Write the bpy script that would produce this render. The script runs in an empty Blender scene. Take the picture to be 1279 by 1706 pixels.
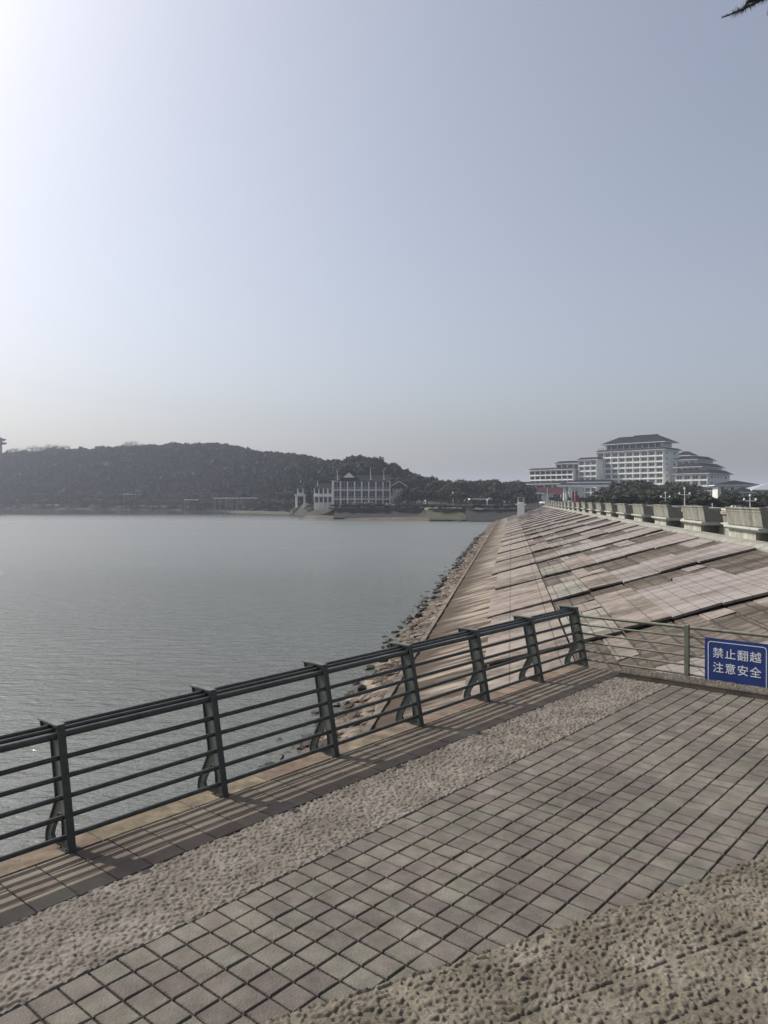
import bpy, bmesh, math, random
import numpy as np
from mathutils import Vector, Matrix, noise
R = math.radians
random.seed(7)
rng = np.random.default_rng(7)
S = bpy.context.scene
COL = S.collection

# ------------------------------------------------------------------ camera
EYE = 7.5                      # metres above the lake
F = 1281.0                     # focal length in photo pixels
cam = bpy.data.cameras.new('camera')
cam_o = bpy.data.objects.new('camera', cam)
COL.objects.link(cam_o)
cam.lens = F / 1706 * 36
cam.sensor_width = 36
cam.shift_y = -20 / 1706
cam.clip_start = 0.05
cam.clip_end = 12000
cam_o.location = (0, 0, EYE)
cam_o.rotation_euler = (R(90), 0, 0)
S.camera = cam_o

# ------------------------------------------------------------------ sky + sun
SUN_EL = R(45)
SUN_DIR = Vector((-0.882, 0.471, 0)).normalized()          # horizontal direction to the sun
SUN_AZ = math.atan2(SUN_DIR.x, SUN_DIR.y)                  # clockwise from +Y
world = bpy.data.worlds.new('World')
S.world = world
world.use_nodes = True
wn = world.node_tree
wn.nodes.clear()
sky = wn.nodes.new('ShaderNodeTexSky')
sky.sky_type = 'NISHITA'
sky.sun_disc = False
sky.sun_elevation = SUN_EL
sky.sun_rotation = SUN_AZ
sky.altitude = 0
sky.air_density = 1.0
sky.dust_density = 4.1
sky.ozone_density = 1.5
hsv = wn.nodes.new('ShaderNodeHueSaturation')
hsv.inputs['Saturation'].default_value = 0.58
bg = wn.nodes.new('ShaderNodeBackground')
bg.inputs['Strength'].default_value = 0.141
wo = wn.nodes.new('ShaderNodeOutputWorld')
wn.links.new(sky.outputs[0], hsv.inputs['Color'])
tint = wn.nodes.new('ShaderNodeMix'); tint.data_type = 'RGBA'; tint.blend_type = 'MULTIPLY'; tint.inputs['Factor'].default_value = 1
tint.inputs['B'].default_value = (0.962, 0.966, 1.0, 1)
wn.links.new(hsv.outputs[0], tint.inputs['A']); wn.links.new(tint.outputs['Result'], bg.inputs[0])
wn.links.new(bg.outputs[0], wo.inputs[0])

sun = bpy.data.lights.new('sun', 'SUN')
sun.energy = 5.0
sun.angle = R(0.6)
sun.color = (1.0, 0.925, 0.83)
sun_o = bpy.data.objects.new('sun', sun)
COL.objects.link(sun_o)
to_sun = Vector((SUN_DIR.x * math.cos(SUN_EL), SUN_DIR.y * math.cos(SUN_EL), math.sin(SUN_EL)))
sun_o.rotation_euler = to_sun.to_track_quat('Z', 'Y').to_euler()
sun_o.location = (-40, 20, 60)

S.view_settings.view_transform = 'Standard'
S.view_settings.look = 'None'
S.view_settings.exposure = 0.0
S.view_settings.gamma = 1
S.cycles.use_denoising = True
S.cycles.max_bounces = 6
S.cycles.volume_bounces = 0
S.cycles.use_fast_gi = False

# ------------------------------------------------------------------ helpers
def hz(px, py, Y):
    """photo pixel at distance Y -> world point"""
    return Vector(((px - 640) / F * Y, Y, EYE - (py - 833) / F * Y))

MATS = {}
def mat(name, col, rough=0.8, var=0.0, vscale=1.0, bump=0.0, bscale=20.0, spec=0.3, metal=0.0,
        col2=None, stretch=(1, 1, 1), island=0.0, detail=4.0):
    if name in MATS: return MATS[name]
    m = bpy.data.materials.new(name); m.use_nodes = True
    nt = m.node_tree; b = nt.nodes['Principled BSDF']
    b.inputs['Roughness'].default_value = rough
    b.inputs['Metallic'].default_value = metal
    b.inputs['Specular IOR Level'].default_value = spec
    b.inputs['Base Color'].default_value = (*col, 1)
    tc = nt.nodes.new('ShaderNodeTexCoord')
    mp = nt.nodes.new('ShaderNodeMapping'); mp.inputs['Scale'].default_value = stretch
    nt.links.new(tc.outputs['Object'], mp.inputs[0])
    out = None
    if var > 0 or col2:
        n = nt.nodes.new('ShaderNodeTexNoise'); n.inputs['Scale'].default_value = vscale
        n.inputs['Detail'].default_value = detail; n.inputs['Roughness'].default_value = 0.65
        nt.links.new(mp.outputs[0], n.inputs['Vector'])
        r = nt.nodes.new('ShaderNodeValToRGB')
        c2 = col2 or tuple(min(1, c * (1 + var)) for c in col)
        c1 = col if col2 else tuple(c * (1 - var) for c in col)
        r.color_ramp.elements[0].position = 0.35; r.color_ramp.elements[1].position = 0.65
        r.color_ramp.elements[0].color = (*c1, 1); r.color_ramp.elements[1].color = (*c2, 1)
        nt.links.new(n.outputs['Fac'], r.inputs[0]); out = r.outputs[0]
    if island > 0:
        g = nt.nodes.new('ShaderNodeNewGeometry')
        mr = nt.nodes.new('ShaderNodeMapRange')
        mr.inputs['To Min'].default_value = 1 - island; mr.inputs['To Max'].default_value = 1 + island
        nt.links.new(g.outputs['Random Per Island'], mr.inputs[0])
        vm = nt.nodes.new('ShaderNodeVectorMath'); vm.operation = 'SCALE'
        if out: nt.links.new(out, vm.inputs[0])
        else: vm.inputs[0].default_value = col
        nt.links.new(mr.outputs[0], vm.inputs['Scale']); out = vm.outputs[0]
    if out: nt.links.new(out, b.inputs['Base Color'])
    if bump > 0:
        n2 = nt.nodes.new('ShaderNodeTexNoise'); n2.inputs['Scale'].default_value = bscale
        n2.inputs['Detail'].default_value = 5
        nt.links.new(mp.outputs[0], n2.inputs['Vector'])
        bp = nt.nodes.new('ShaderNodeBump'); bp.inputs['Strength'].default_value = 1
        bp.inputs['Distance'].default_value = bump
        nt.links.new(n2.outputs['Fac'], bp.inputs['Height'])
        nt.links.new(bp.outputs[0], b.inputs['Normal'])
    MATS[name] = m
    return m

class MB:
    def __init__(s): s.v = []; s.f = []; s.m = []; s.sm = []
    def add(s, vs, fs, mi=0, M=None, smooth=False):
        b = len(s.v)
        for p in vs:
            s.v.append(tuple(M @ Vector(p)) if M is not None else tuple(p))
        for f in fs: s.f.append(tuple(b + i for i in f)); s.m.append(mi); s.sm.append(smooth)
    def box(s, x0, x1, y0, y1, z0, z1, mi=0, M=None):
        v = [(x0,y0,z0),(x1,y0,z0),(x1,y1,z0),(x0,y1,z0),(x0,y0,z1),(x1,y0,z1),(x1,y1,z1),(x0,y1,z1)]
        s.add(v, [(0,3,2,1),(4,5,6,7),(0,1,5,4),(1,2,6,5),(2,3,7,6),(3,0,4,7)], mi, M)
    def prism(s, prof, y0, y1, mi=0, M=None):
        """profile [(x,z)] counterclockwise, extruded along y"""
        n = len(prof)
        v = [(x, y0, z) for x, z in prof] + [(x, y1, z) for x, z in prof]
        f = [tuple(range(n)), tuple(range(2*n-1, n-1, -1))]
        f += [(i, i+n, (i+1) % n + n, (i+1) % n) for i in range(n)]
        s.add(v, f, mi, M)
    def tube(s, p, q, r, n=10, mi=0, r2=None, cap=True, smooth=True, M=None):
        p = Vector(p); q = Vector(q); d = (q - p).normalized()
        a = d.orthogonal().normalized(); b = d.cross(a); r2 = r if r2 is None else r2
        v = []
        for c, rr in ((p, r), (q, r2)):
            for i in range(n):
                t = 2*math.pi*i/n; v.append(c + a*math.cos(t)*rr + b*math.sin(t)*rr)
        s.add(v, [(i, (i+1) % n, (i+1) % n + n, i+n) for i in range(n)], mi, M, smooth)
        if cap: s.add(v, [tuple(range(n-1, -1, -1)), tuple(range(n, 2*n))], mi, M)
    def hip(s, x0, x1, y0, y1, z0, z1, ix, iy, mi=0, M=None):
        """frustum roof: base rect at z0, top rect inset by ix, iy at z1"""
        v = [(x0,y0,z0),(x1,y0,z0),(x1,y1,z0),(x0,y1,z0),(x0+ix,y0+iy,z1),(x1-ix,y0+iy,z1),(x1-ix,y1-iy,z1),(x0+ix,y1-iy,z1)]
        s.add(v, [(0,3,2,1),(4,5,6,7),(0,1,5,4),(1,2,6,5),(2,3,7,6),(3,0,4,7)], mi, M)
    def build(s, name, mats, parent=None, loc=None, rz=0, bevel=0):
        me = bpy.data.meshes.new(name)
        me.from_pydata(s.v, [], s.f)
        if not isinstance(mats, (list, tuple)): mats = [mats]
        for m in mats: me.materials.append(m)
        me.polygons.foreach_set('material_index', s.m)
        me.polygons.foreach_set('use_smooth', s.sm)
        me.update()
        o = bpy.data.objects.new(name, me); COL.objects.link(o)
        if parent: o.parent = parent
        if loc is not None: o.location = loc
        o.rotation_euler.z = rz
        if bevel:
            md = o.modifiers.new('bevel', 'BEVEL'); md.width = bevel; md.segments = 2; md.limit_method = 'ANGLE'
        return o

def thing(name, label, cat, loc=(0, 0, 0), rz=0, group=None):
    o = bpy.data.objects.new(name, None); COL.objects.link(o)
    o.empty_display_size = 0.2
    o.location = loc; o.rotation_euler.z = rz
    o['label'] = label; o['category'] = cat
    if group: o['group'] = group
    return o
def tag(o, label, cat, group=None):
    o['label'] = label; o['category'] = cat
    if group: o['group'] = group
    return o
def struct(o, kind='structure'):
    o['kind'] = kind; return o
def dup(root, loc, rz=0, sc=None, label=None):
    r = root.copy(); COL.objects.link(r); r.location = loc; r.rotation_euler.z = rz
    if sc: r.scale = sc if isinstance(sc, tuple) else (sc, sc, sc)
    if label: r['label'] = label
    for ch in list(root.children):
        c = ch.copy(); COL.objects.link(c); c.parent = r
        for g in ch.children:
            d = g.copy(); COL.objects.link(d); d.parent = c
    return r
def np_mesh(name, V, Fq, mats, k=4, smooth=False):
    V = np.asarray(V, dtype=np.float32); Fq = np.asarray(Fq, dtype=np.int32)
    me = bpy.data.meshes.new(name)
    me.vertices.add(len(V)); me.vertices.foreach_set('co', V.ravel())
    me.loops.add(Fq.size); me.loops.foreach_set('vertex_index', Fq.ravel())
    me.polygons.add(len(Fq)); me.polygons.foreach_set('loop_start', np.arange(0, Fq.size, k, dtype=np.int32))
    me.polygons.foreach_set('use_smooth', np.full(len(Fq), smooth))
    for m in (mats if isinstance(mats, (list, tuple)) else [mats]): me.materials.append(m)
    me.update(calc_edges=True); me.validate()
    return me
def link(name, me, parent=None, loc=None, rz=0):
    o = bpy.data.objects.new(name, me); COL.objects.link(o)
    if parent: o.parent = parent
    if loc is not None: o.location = loc
    o.rotation_euler.z = rz
    return o
def grid_mesh(name, X, Y, Z, m, smooth=True):
    ny, nx = X.shape
    V = np.stack([X.ravel(), Y.ravel(), Z.ravel()], 1)
    i = np.arange(nx*ny).reshape(ny, nx)
    Fq = np.stack([i[:-1,:-1].ravel(), i[:-1,1:].ravel(), i[1:,1:].ravel(), i[1:,:-1].ravel()], 1)
    return np_mesh(name, V, Fq, m, 4, smooth)
def vnoise(x, y, seed=0):
    """smooth value noise on arrays, about 0..1"""
    xi = np.floor(x).astype(np.int64); yi = np.floor(y).astype(np.int64)
    fx = x - xi; fy = y - yi; fx = fx*fx*(3-2*fx); fy = fy*fy*(3-2*fy)
    def h(a, b):
        n = (a*374761393 + b*668265263 + seed*1442695041) & 0x7fffffff
        n = (n ^ (n >> 13)) * 1274126177 & 0x7fffffff
        return ((n ^ (n >> 16)) & 0xffff) / 65535.0
    return (h(xi,yi)*(1-fx)+h(xi+1,yi)*fx)*(1-fy) + (h(xi,yi+1)*(1-fx)+h(xi+1,yi+1)*fx)*fy

# ------------------------------------------------------------------ materials
M_rail = mat('rail_paint', (0.036, 0.041, 0.037), 0.42, var=0.35, vscale=9, bump=0.0006, bscale=60, spec=0.5)
M_post = mat('post_paint', (0.08, 0.09, 0.08), 0.5, var=0.35, vscale=6, bump=0.001, bscale=40, spec=0.5)
M_side = mat('side_rail_paint', (0.12, 0.128, 0.095), 0.5, var=0.3, vscale=8, spec=0.5)
M_conc = mat('old_concrete', (0.27, 0.26, 0.24), 0.9, var=0.3, vscale=0.8, bump=0.01, bscale=8)
M_white = mat('white_render', (0.8, 0.81, 0.78), 0.8, var=0.12, vscale=0.5)
M_cream = mat('cream_render', (0.6, 0.61, 0.57), 0.85, var=0.12, vscale=0.3)
M_roof = mat('slate_roof', (0.02, 0.022, 0.028), 0.95, var=0.25, vscale=0.6, spec=0.05)
M_glass = mat('dark_window', (0.03, 0.04, 0.045), 0.25, var=0.5, vscale=0.4, spec=0.5)
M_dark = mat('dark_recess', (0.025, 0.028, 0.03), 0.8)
M_bark = mat('bark', (0.055, 0.045, 0.035), 0.95, var=0.3, vscale=4)
M_leaf = mat('foliage', (0.018, 0.03, 0.016), 0.85, col2=(0.045, 0.055, 0.03), vscale=0.35, island=0.35, spec=0.15)
M_leaf2 = mat('foliage_brown', (0.035, 0.03, 0.022), 0.85, col2=(0.06, 0.055, 0.035), vscale=0.3, island=0.35, spec=0.15)
M_twig = mat('bare_twig', (0.10, 0.085, 0.072), 0.95)
M_red = mat('red_cloth', (0.5, 0.03, 0.04), 0.7, var=0.15)
M_asph = mat('asphalt', (0.06, 0.06, 0.06), 0.9, var=0.2, vscale=0.5)

# ------------------------------------------------------------------ dam frame: X = c + K*Y
K = 0.165
ANG = math.atan2(K, 1)                     # dam axis leans this much right of +Y
def zslope(c): return EYE - 5.80 + 0.265*c
ROAD = 5.9
LAND = 5.3

# shoreline of the far bank as (photo azimuth px, distance)
SH = [(-400,1000),(-200,860),(0,720),(200,620),(330,560),(400,500),(480,430),(510,352),(560,325),(620,300),(700,286),(770,262),(830,258),(870,262),(1000,262),(1600,262)]
def shore(px): return np.interp(px, [a for a,_ in SH], [b for _,b in SH])
# skyline of the wooded hill: (px, y of canopy top, crest distance)
HL = [(-400,770,1300),(-200,765,1200),(-60,757,1080),(0,755,1020),(60,751,980),(120,748,920),(180,745,880),(240,744,850),(300,739,820),(350,738,780),(400,743,740),(450,751,700),(500,762,640),(540,768,560),(570,766,480),(590,758,455),(620,758,450),(645,768,440),(670,780,440),(700,793,440),(720,800,450),(760,812,480),(900,815,500),(1600,820,600)]
hp = [a for a,_,_ in HL]
def crest(px):
    Yc = np.interp(px, hp, [c for _,_,c in HL]); yt = np.interp(px, hp, [b for _,b,_ in HL])
    return Yc, EYE + (833 - yt)*Yc/F - 9.0
def terrain(X, Y):
    X = np.asarray(X, float); Y = np.asarray(Y, float)
    Ys = np.maximum(Y, 1.0)
    px = 640 + F*X/Ys
    px = np.where(Y < 20, np.where(X < 0, -400, 1600), px)
    c = X - K*Y
    sh = shore(px); t = Y - sh
    Yc, zc = crest(px)
    bank = np.interp(t, [-30, -3, 0, 10, 14, 26, 40, 60], [-3, -0.4, 0.05, 0.7, 1.2, 3.9, 4.6, 5.3])
    u = np.clip((Y - sh - 30)/np.maximum(Yc - sh - 30, 10), 0, 1)
    hill = np.maximum(zc - LAND, 0)*(u*u*(3-2*u))**0.8
    back = np.clip((Y - Yc)/250, 0, 1); hill = hill*(1 - 0.75*back)
    hill += np.where(t > 45, (vnoise(X/40, Y/40)-0.5)*5*np.clip(hill/15, 0, 1), 0)
    z = bank + hill
    lake = np.where(Y < sh - 30, -3.0, z)
    # land side of the dam
    dam = np.minimum(EYE - 5.80 + 0.265*c - 0.9, ROAD - 0.15)
    isdam = (c > -16) & (Y < 316)
    zz = np.where(isdam, np.maximum(dam, -3), lake)
    right = (c > 25) & (Y < 330)
    zz = np.where(right, np.interp(c, [25, 34], [ROAD-0.15, 4.8]), zz)
    return zz

# one ground sheet in polar steps out to the horizon
M_ground = mat('ground_earth', (0.016, 0.02, 0.013), 0.95, col2=(0.035, 0.034, 0.024), vscale=0.08)
az = np.radians(np.linspace(-75, 75, 330)); 
rr = np.concatenate([[0.5, 5, 10, 20, 35, 50, 70, 90, 120, 150, 180, 210, 230], np.arange(240, 420, 4), np.arange(420, 1300, 14), [1400, 1700, 2200, 3500, 6000, 9000]])
A_, R_ = np.meshgrid(az, rr); GX = np.tan(np.clip(A_, -1.3, 1.3))*R_; GY = R_ + 0*GX
sel = np.abs(GX) < 9000; GX = np.clip(GX, -9000, 9000)
GZ = terrain(GX, GY)
# a skirt of ground behind the camera
g_me = grid_mesh('ground', GX, GY, GZ, M_ground)
ground = struct(link('ground', g_me))

# lake
mw = bpy.data.materials.new('lake_water'); mw.use_nodes = True
nt = mw.node_tree; b = nt.nodes['Principled BSDF']
b.inputs['Base Color'].default_value = (0.08, 0.086, 0.068, 1)
b.inputs['Roughness'].default_value = 0.13
b.inputs['IOR'].default_value = 1.75
tc = nt.nodes.new('ShaderNodeTexCoord')
def wnoise(scale, st, det, rot):
    mp = nt.nodes.new('ShaderNodeMapping'); mp.inputs['Scale'].default_value = st; mp.inputs['Rotation'].default_value = (0, 0, rot)
    nt.links.new(tc.outputs['Object'], mp.inputs[0])
    n = nt.nodes.new('ShaderNodeTexNoise'); n.inputs['Scale'].default_value = scale; n.inputs['Detail'].default_value = det
    n.inputs['Roughness'].default_value = 0.6; n.inputs['Distortion'].default_value = 0.3
    nt.links.new(mp.outputs[0], n.inputs['Vector']); return n.outputs['Fac']
n1 = wnoise(1.25, (0.5, 1.4, 1), 4, 0.25)
n2 = wnoise(4.2, (0.5, 1.4, 1), 3, -0.1)
n3 = wnoise(0.012, (0.6, 2.2, 1), 3, 0.1)       # wind patches
ad = nt.nodes.new('ShaderNodeMath'); ad.operation = 'MULTIPLY_ADD'; ad.inputs[1].default_value = 0.32
nt.links.new(n2, ad.inputs[0]); nt.links.new(n1, ad.inputs[2])
sx = nt.nodes.new('ShaderNodeSeparateXYZ'); nt.links.new(tc.outputs['Object'], sx.inputs[0])
dist = nt.nodes.new('ShaderNodeMapRange'); dist.inputs['From Min'].default_value = 20; dist.inputs['From Max'].default_value = 200
dist.inputs['To Min'].default_value = 1.0; dist.inputs['To Max'].default_value = 0.85
nt.links.new(sx.outputs['Y'], dist.inputs[0])
pat = nt.nodes.new('ShaderNodeMapRange'); pat.inputs['From Min'].default_value = 0.35; pat.inputs['From Max'].default_value = 0.65
pat.inputs['To Min'].default_value = 0.65; pat.inputs['To Max'].default_value = 1.25
nt.links.new(n3, pat.inputs[0])
mu = nt.nodes.new('ShaderNodeMath'); mu.operation = 'MULTIPLY'
rg = nt.nodes.new('ShaderNodeMapRange'); rg.inputs['From Min'].default_value = 20; rg.inputs['From Max'].default_value = 130
rg.inputs['To Min'].default_value = 0.10; rg.inputs['To Max'].default_value = 0.30
nt.links.new(sx.outputs['Y'], rg.inputs[0])
calm = nt.nodes.new('ShaderNodeMapRange'); calm.inputs['From Min'].default_value = 260; calm.inputs['From Max'].default_value = 430
calm.inputs['To Min'].default_value = 1.0; calm.inputs['To Max'].default_value = 0.14; nt.links.new(sx.outputs['Y'], calm.inputs[0])
cm = nt.nodes.new('ShaderNodeMath'); cm.operation = 'MULTIPLY'; nt.links.new(rg.outputs[0], cm.inputs[0]); nt.links.new(calm.outputs[0], cm.inputs[1]); nt.links.new(cm.outputs[0], b.inputs['Roughness'])
cm2 = nt.nodes.new('ShaderNodeMath'); cm2.operation = 'MULTIPLY'; nt.links.new(calm.outputs[0], cm2.inputs[1])
nt.links.new(dist.outputs[0], cm2.inputs[0]); nt.links.new(cm2.outputs[0], mu.inputs[0]); nt.links.new(pat.outputs[0], mu.inputs[1])
mu2 = nt.nodes.new('ShaderNodeMath'); mu2.operation = 'MULTIPLY'; mu2.inputs[1].default_value = 0.17
nt.links.new(mu.outputs[0], mu2.inputs[0])
bp = nt.nodes.new('ShaderNodeBump'); bp.inputs['Strength'].default_value = 1.0
nt.links.new(ad.outputs[0], bp.inputs['Height']); nt.links.new(mu2.outputs[0], bp.inputs['Distance'])
nt.links.new(bp.outputs[0], b.inputs['Normal'])
w = MB(); w.add([(-1500,-60,0),(120,-60,0),(120,330,0),(120,1100,0),(-1500,1100,0)], [(0,1,2,3,4)])
water = struct(w.build('water', mw))

# ------------------------------------------------------------------ dam slope
def slab_mat(name, c1, c2, c3, gx, gy, line, bumpd=0.03):
    """weathered slab: object coords are (c, Y); joint grid of gx by gy metres"""
    m = bpy.data.materials.new(name); m.use_nodes = True
    nt = m.node_tree; b = nt.nodes['Principled BSDF']; b.inputs['Roughness'].default_value = 0.92; b.inputs['Specular IOR Level'].default_value = 0.25
    tc = nt.nodes.new('ShaderNodeTexCoord'); L = nt.links
    def nz(scale, st, det=5, ro=0.65):
        mp = nt.nodes.new('ShaderNodeMapping'); mp.inputs['Scale'].default_value = st
        L.new(tc.outputs['Object'], mp.inputs[0])
        n = nt.nodes.new('ShaderNodeTexNoise'); n.inputs['Scale'].default_value = scale; n.inputs['Detail'].default_value = det; n.inputs['Roughness'].default_value = ro
        L.new(mp.outputs[0], n.inputs['Vector']); return n.outputs['Fac']
    g = nt.nodes.new('ShaderNodeNewGeometry')
    s1 = nz(0.35, (0.35, 1.6, 1)); s2 = nz(2.2, (1, 1, 1), 6, 0.75)
    mx = nt.nodes.new('ShaderNodeMath'); mx.operation = 'MULTIPLY_ADD'; mx.inputs[1].default_value = 0.5
    L.new(s2, mx.inputs[0]); 
    mm = nt.nodes.new('ShaderNodeMath'); mm.operation = 'MULTIPLY_ADD'; mm.inputs[1].default_value = 0.18; mm.inputs[2].default_value = -0.33
    L.new(g.outputs['Random Per Island'], mm.inputs[0])
    a2 = nt.nodes.new('ShaderNodeMath'); L.new(s1, a2.inputs[0]); L.new(mm.outputs[0], a2.inputs[1]); L.new(a2.outputs[0], mx.inputs[2])
    r = nt.nodes.new('ShaderNodeValToRGB'); e = r.color_ramp.elements
    e[0].position = 0.36; e[0].color = (*c1, 1); e[1].position = 0.60; e[1].color = (*c3, 1)
    k = r.color_ramp.elements.new(0.48); k.color = (*c2, 1)
    L.new(mx.outputs[0], r.inputs[0])
    # joints
    sp = nt.nodes.new('ShaderNodeSeparateXYZ'); L.new(tc.outputs['Object'], sp.inputs[0])
    wv = nz(1.5, (1, 1, 1), 2)
    def joint(o, per, wd):
        p = nt.nodes.new('ShaderNodeMath'); p.operation = 'MULTIPLY_ADD'; p.inputs[1].default_value = 0.08
        L.new(wv, p.inputs[0]); L.new(o, p.inputs[2])
        q = nt.nodes.new('ShaderNodeMath'); q.operation = 'PINGPONG'; q.inputs[1].default_value = per/2
        L.new(p.outputs[0], q.inputs[0])
        c = nt.nodes.new('ShaderNodeMath'); c.operation = 'LESS_THAN'; c.inputs[1].default_value = wd/2
        L.new(q.outputs[0], c.inputs[0]); return c.outputs[0]
    mxj = nt.nodes.new('ShaderNodeMath'); mxj.operation = 'MAXIMUM'
    cc = nt.nodes.new('ShaderNodeMath'); cc.operation = 'MULTIPLY_ADD'; cc.inputs[1].default_value = -0.165
    L.new(sp.outputs['Y'], cc.inputs[0]); L.new(sp.outputs['X'], cc.inputs[2])
    L.new(joint(cc.outputs[0], gx, line), mxj.inputs[0]); L.new(joint(sp.outputs['Y'], gy, line), mxj.inputs[1])
    sc = nt.nodes.new('ShaderNodeMath'); sc.operation = 'MULTIPLY'; sc.inputs[1].default_value = 0.8; L.new(mxj.outputs[0], sc.inputs[0])
    mix = nt.nodes.new('ShaderNodeMix'); mix.data_type = 'RGBA'; mix.inputs['B'].default_value = (0.04, 0.032, 0.026, 1)
    L.new(sc.outputs[0], mix.inputs['Factor']); L.new(r.outputs[0], mix.inputs['A'])
    L.new(mix.outputs['Result'], b.inputs['Base Color'])
    h = nt.nodes.new('ShaderNodeMath'); h.operation = 'SUBTRACT'; L.new(s2, h.inputs[0]); L.new(mxj.outputs[0], h.inputs[1])
    bp = nt.nodes.new('ShaderNodeBump'); bp.inputs['Distance'].default_value = bumpd; L.new(h.outputs[0], bp.inputs['Height']); L.new(bp.outputs[0], b.inputs['Normal'])
    return m
M_light = slab_mat('pale_slab', (0.115,0.10,0.09), (0.18,0.16,0.15), (0.235,0.213,0.202), 0.62, 1.05, 0.024)
M_brown = slab_mat('brown_slab', (0.04,0.033,0.026), (0.074,0.061,0.05), (0.125,0.107,0.09), 0.75, 0.6, 0.09, 0.08)
M_low = slab_mat('low_slab', (0.08,0.066,0.053), (0.15,0.128,0.11), (0.22,0.193,0.172), 1.7, 12.0, 0.03)
M_grey = slab_mat('grey_slab', (0.10,0.092,0.078), (0.16,0.152,0.132), (0.23,0.23,0.205), 0.62, 1.05, 0.04)
M_strip = mat('stained_concrete', (0.045, 0.033, 0.022), 0.95, col2=(0.25, 0.215, 0.175), vscale=0.9, stretch=(0.13, 1.5, 1), bump=0.12, bscale=1.4, detail=6)
def tide(m):
    """old waterline stain: dark brown at the toe, fading up the slope, with ragged edges"""
    nt = m.node_tree; L = nt.links; b = nt.nodes['Principled BSDF']; src = b.inputs['Base Color'].links[0].from_socket
    tc = nt.nodes.new('ShaderNodeTexCoord'); sp = nt.nodes.new('ShaderNodeSeparateXYZ'); L.new(tc.outputs['Object'], sp.inputs[0])
    cc = nt.nodes.new('ShaderNodeMath'); cc.operation = 'MULTIPLY_ADD'; cc.inputs[1].default_value = -0.165; L.new(sp.outputs['Y'], cc.inputs[0]); L.new(sp.outputs['X'], cc.inputs[2])
    mp = nt.nodes.new('ShaderNodeMapping'); mp.inputs['Scale'].default_value = (0.12, 1.1, 1); L.new(tc.outputs['Object'], mp.inputs[0])
    n = nt.nodes.new('ShaderNodeTexNoise'); n.inputs['Scale'].default_value = 1.0; n.inputs['Detail'].default_value = 5; L.new(mp.outputs[0], n.inputs['Vector'])
    ad = nt.nodes.new('ShaderNodeMath'); ad.operation = 'MULTIPLY_ADD'; ad.inputs[1].default_value = 5.0; L.new(n.outputs['Fac'], ad.inputs[0]); L.new(cc.outputs[0], ad.inputs[2])
    mr = nt.nodes.new('ShaderNodeMapRange'); mr.inputs['From Min'].default_value = -1.3; mr.inputs['From Max'].default_value = 0.5; L.new(ad.outputs[0], mr.inputs[0])
    mx = nt.nodes.new('ShaderNodeMix'); mx.data_type = 'RGBA'; mx.inputs['A'].default_value = (0.05, 0.036, 0.024, 1)
    L.new(mr.outputs[0], mx.inputs['Factor']); L.new(src, mx.inputs['B']); L.new(mx.outputs['Result'], b.inputs['Base Color'])
for n_ in M_strip.node_tree.nodes:
    if n_.type == 'VALTORGB': n_.color_ramp.elements[0].position = 0.43; n_.color_ramp.elements[1].position = 0.57
tide(M_strip)
M_toe = mat('toe_beam', (0.11, 0.09, 0.07), 0.9, var=0.5, vscale=1.2, bump=0.02, bscale=5)
M_bank = mat('bank_earth', (0.05, 0.038, 0.028), 0.95, col2=(0.17, 0.135, 0.105), vscale=0.9, bump=0.15, bscale=2.2, detail=6)

SHEAR = Matrix(((1, K, 0, 0), (0, 1, 0, 0), (0, 0, 1, 0), (0, 0, 0, 1)))
def sheared(o):
    """mesh is written in (c, Y, z); skew its vertices but keep (c, Y) for the texture via a matrix-free copy"""
    return o
dam = thing('dam_slope', 'stepped concrete slab facing of the dam rising from the lake to the parapet', 'dam')
dam['kind'] = 'structure'
del dam['label']; del dam['category']

def sl(c, Y, dz=0): return (c + K*Y, Y, zslope(c) + dz)
# base sheet
Cg, Yg = np.meshgrid(np.linspace(-7.6, 13.6, 30), np.concatenate([np.arange(-14, 60, 1.0), np.arange(60, 312, 4.0)]))
b_me = grid_mesh('bank_base', Cg + K*Yg, Yg, zslope(Cg) - 0.17, M_bank)
link('slope_base', b_me, dam)
# stained strip between the toe beam and the lowest slabs
cs = np.linspace(-4.25, -1.0, 14); ys = np.concatenate([np.arange(-12, 70, 0.4), np.arange(70, 300, 2.0)])
Cg, Yg = np.meshgrid(cs, ys)
Zg = zslope(Cg) - 0.02 + 0.10*(vnoise(Cg*0.35, Yg*1.3, 3) - 0.5)*1.2
link('stained_strip', grid_mesh('stained_strip', Cg + K*Yg, Yg, Zg, M_strip), dam)
t = MB()
for i in range(int(306/6)):
    y0 = -10 + i*6
    q = []
    for c, dz in ((-4.55, -0.35), (-4.2, -0.35), (-4.2, 0.07), (-4.45, 0.07)):
        q.append((c, dz))
    v = [sl(c, y0, dz) for c, dz in q] + [sl(c, y0 + 5.97, dz) for c, dz in q]
    t.add(v, [(0,1,2,3),(7,6,5,4),(0,4,5,1),(1,5,6,2),(2,6,7,3),(3,7,4,0)])
t.build('toe_beam', M_toe, dam)

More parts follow.
